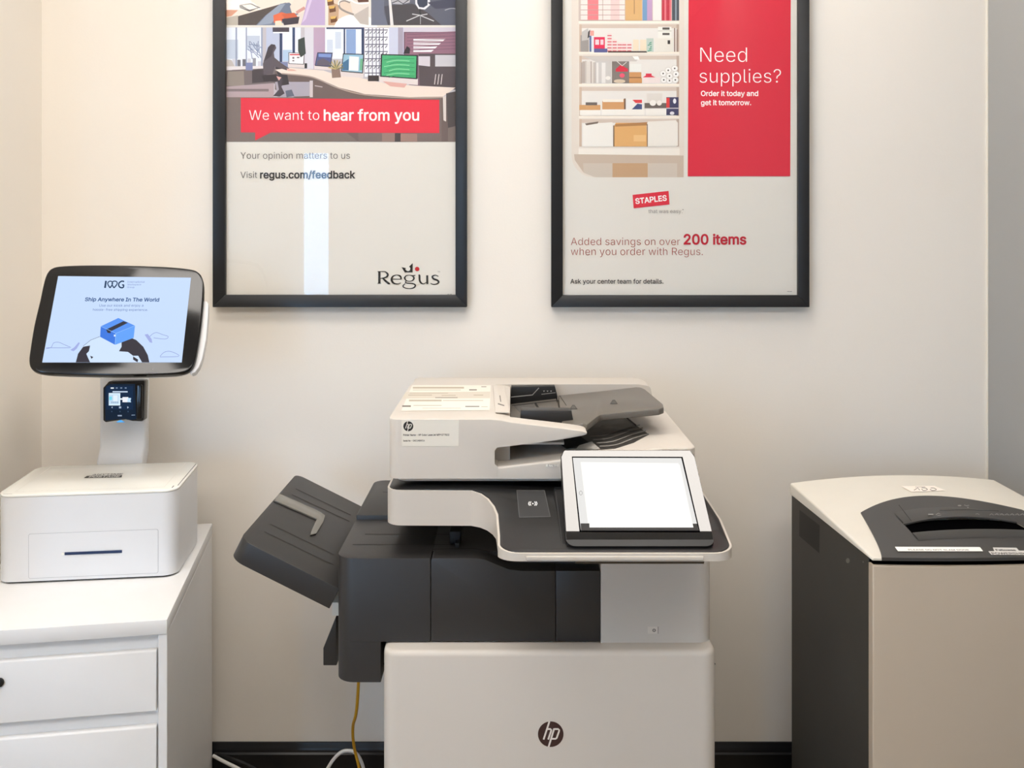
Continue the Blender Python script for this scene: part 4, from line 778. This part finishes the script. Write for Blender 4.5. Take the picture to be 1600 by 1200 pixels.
# feed throat: a raised hood behind the opening, dark inside
bm = B(); V = []
for i in range(t0, t1+1):
    t = ts[i]; V.append([bm.verts.new(pt(t, ss[s0], .0004)), bm.verts.new(pt(t, ss[s1], .0004))])
for a, b in zip(V, V[1:]): bm.faces.new((a[0], b[0], b[1], a[1]))
bm.transform(TS); obj('feed_slot', bm, M_DARK, pan, 'black paper slot')
bm = B(); V = []
for i in range(t0, t1+1):
    t = ts[i]; k = (t-ts[t0])/(ts[t1]-ts[t0]); h = .004+.006*math.sin(math.pi*k)
    V.append([bm.verts.new(pt(t, ss[s1]-.03, h)), bm.verts.new(pt(t, ss[s1]+.02, h+.001)), bm.verts.new(pt(t, ss[s1]+.20, .0028)), bm.verts.new(pt(t, ss[s1]-.03, h-.003))])
for a, b in zip(V, V[1:]):
    bm.faces.new((a[0], b[0], b[1], a[1])); bm.faces.new((a[1], b[1], b[2], a[2])); bm.faces.new((a[3], b[3], b[0], a[0]))
bm.transform(TS); obj('slot_hood', bm, M_SHP, pan)
bm = B(); V = []
for i in range(t0, t1+1):
    t = ts[i]; V.append([bm.verts.new(pt(t, .27, .0028)), bm.verts.new(pt(t, .285, .0052)), bm.verts.new(pt(t, .385, .0052)), bm.verts.new(pt(t, .398, .001))])
for a, b in zip(V, V[1:]):
    for k in range(3): bm.faces.new((a[k], b[k], b[k+1], a[k+1]))
for a in (V[0], V[-1]): bm.faces.new(a)
bm.transform(TS); obj('slot_apron', bm, M_SHP, pan)
# decals on the lid and panel: local tangent planes
def tang(px, py, z):
    P = hit(px, py, Vector((0, 0, z)), NU); l = TS.inverted() @ P; u, v = l.x/SW, (l.y-bow(l.x)*(1-l.y/SD))/(SD+.004)
    for _ in range(8):
        P = hit(px, py, Vector((0, 0, zl(u, v))), NU); l = TS.inverted() @ P; u = l.x/SW; v = max(.01, (l.y-bow(l.x)*(1-l.y/SD))/(SD+.004))
    e = .02; du = Vector((2*e*SW, 0, zl(u+e, v)-zl(u-e, v))); dv = Vector((0, 2*e*SD, zl(u, v+e)-zl(u, v-e))); n = TS.to_3x3() @ du.cross(dv).normalized()
    l.z = zl(u, v); return TS @ l, n
P, n = tang(1440, 764, .87); p = Print(P, n, 6e-4); p.poly([(1408, 760), (1460, 759.5), (1478, 767), (1424, 769)], ink(250, 240, 230)); dk = ink(70, 62, 58)
p.line([(1428, 766.5), (1434, 762.5), (1437, 766.3)], .9, dk); p.line([(1440, 762.5), (1446, 763), (1449, 765.5), (1443, 766.8), (1440, 764.4)], .9, dk, 4); p.line([(1454, 763), (1459, 763), (1463, 765.5), (1457, 766.8), (1453, 764.8)], .9, dk, 4); p.line([(1430, 761.4), (1446, 761.2)], .5, dk); p.done('paper_tag', slid, 'small white paper tag with handwriting')
P, n = tang(1466, 860, .84); p = Print(P, n, .0034); p.poly([(1398, 857), (1531, 857.5), (1536, 864), (1403, 864)], ink(248, 247, 242)); p.text('PLEASE DO NOT SLAM DOOR', 1420, 1515, 862.6, ink(120, 116, 112), .015, 863, .95); p.done('warning_strip', pan, 'white strip label with grey capitals')
P, n = tang(1572, 863, .84); p = Print(P, n, .0034); sv = ink(206, 204, 200)
p.poly([(1551, 858), (1588, 858.5), (1592, 863), (1618, 863.5), (1620, 870), (1549, 869.5), (1544, 864), (1553.5, 863.8)], sv); p.text('Fellowes', 1557, 1588, 863.2, ink(40, 38, 38), .03, 863.4); p.text('POWERSHRED', 1551, 1614, 868.9, ink(70, 66, 64), .02, 869.2, 1.0); p.done('maker_plate', pan, 'silver maker plate')
P, n = tang(1500, 803, .86); p = Print(P, n, .0098); gy = ink(150, 148, 146)
p.line([(1468, 804.5), (1510, 803.8), (1560, 805.5)], 1, ink(28, 28, 29)); p.oval(1499, 797, 3, 1.1, gy); p.line([(1506, 796), (1510, 797.5), (1514, 796.5)], 1, gy); p.oval(1512, 800, 1.2, .8, gy); p.rect(1450, 810, 1458, 812, gy); p.line([(1462, 812), (1466, 809), (1470, 812), (1464, 812.6)], .9, gy, 3)
p.line([(1522, 811), (1527, 809.8), (1530, 811.4)], .8, gy)
for i in range(7): p.line([(1546+i*8, 812), (1549+i*8, 809.8), (1552+i*8, 812.4)], .9, gy)
p.line([(1404, 796), (1424, 822)], 1, ink(36, 35, 34)); p.done('panel_symbols', pan)

# ------------------------------------------------------------------ cables
def cable(name, pts, r, m, lab):
    bm = B(); tube(bm, pts, r); o = obj(name, bm, m); o['label'] = lab; o['category'] = 'cable'; return o
M_YC, M_WC = mat('yellow_cable_jacket', (196, 146, 28), .45), mat('white_cable_jacket', (228, 226, 222), .45)
a = at(566, 1060, 2.10)
cable('network_cable', [Vector((a.x, a.y, .640)), at(558.5, 1095, 2.18), at(551.5, 1135, 2.24), at(553, 1165, 2.27), at(560, 1195, 2.28), at(570, 1245, 2.27), at(578, 1290, 2.28), Vector((-.36, -.10, .004))], .0036, M_YC, 'thin yellow cable hanging from the charcoal finisher of the printer')
cable('power_cable', [at(460, 1390, 2.27), at(480, 1310, 2.28), at(500, 1230, 2.30), at(516, 1194, 2.31), at(532, 1176, 2.31), at(545, 1173, 2.31), at(556, 1177, 2.31), at(566, 1194, 2.32), at(574, 1230, 2.33), at(590, 1300, 2.33)], .0042, M_WC, 'white cable arching up behind the yellow cable beside the printer')
cable('power_cable', [at(333.6, 1181, 2.366), at(350, 1190, 2.34), at(372, 1201, 2.31), at(410, 1222, 2.30), at(460, 1270, 2.3), at(500, 1350, 2.28)], .0042, M_WC, 'white cable sloping down from behind the white drawer cabinet')
cable('power_cable', [at(334.5, 1178, 2.376), at(346, 1181, 2.372), at(368, 1188, 2.35), at(395, 1200, 2.35), at(430, 1225, 2.35), at(470, 1290, 2.34)], .0042, mat('black_cable_jacket', (14, 14, 15), .4), 'black cable running along the black baseboard beside the cabinet')
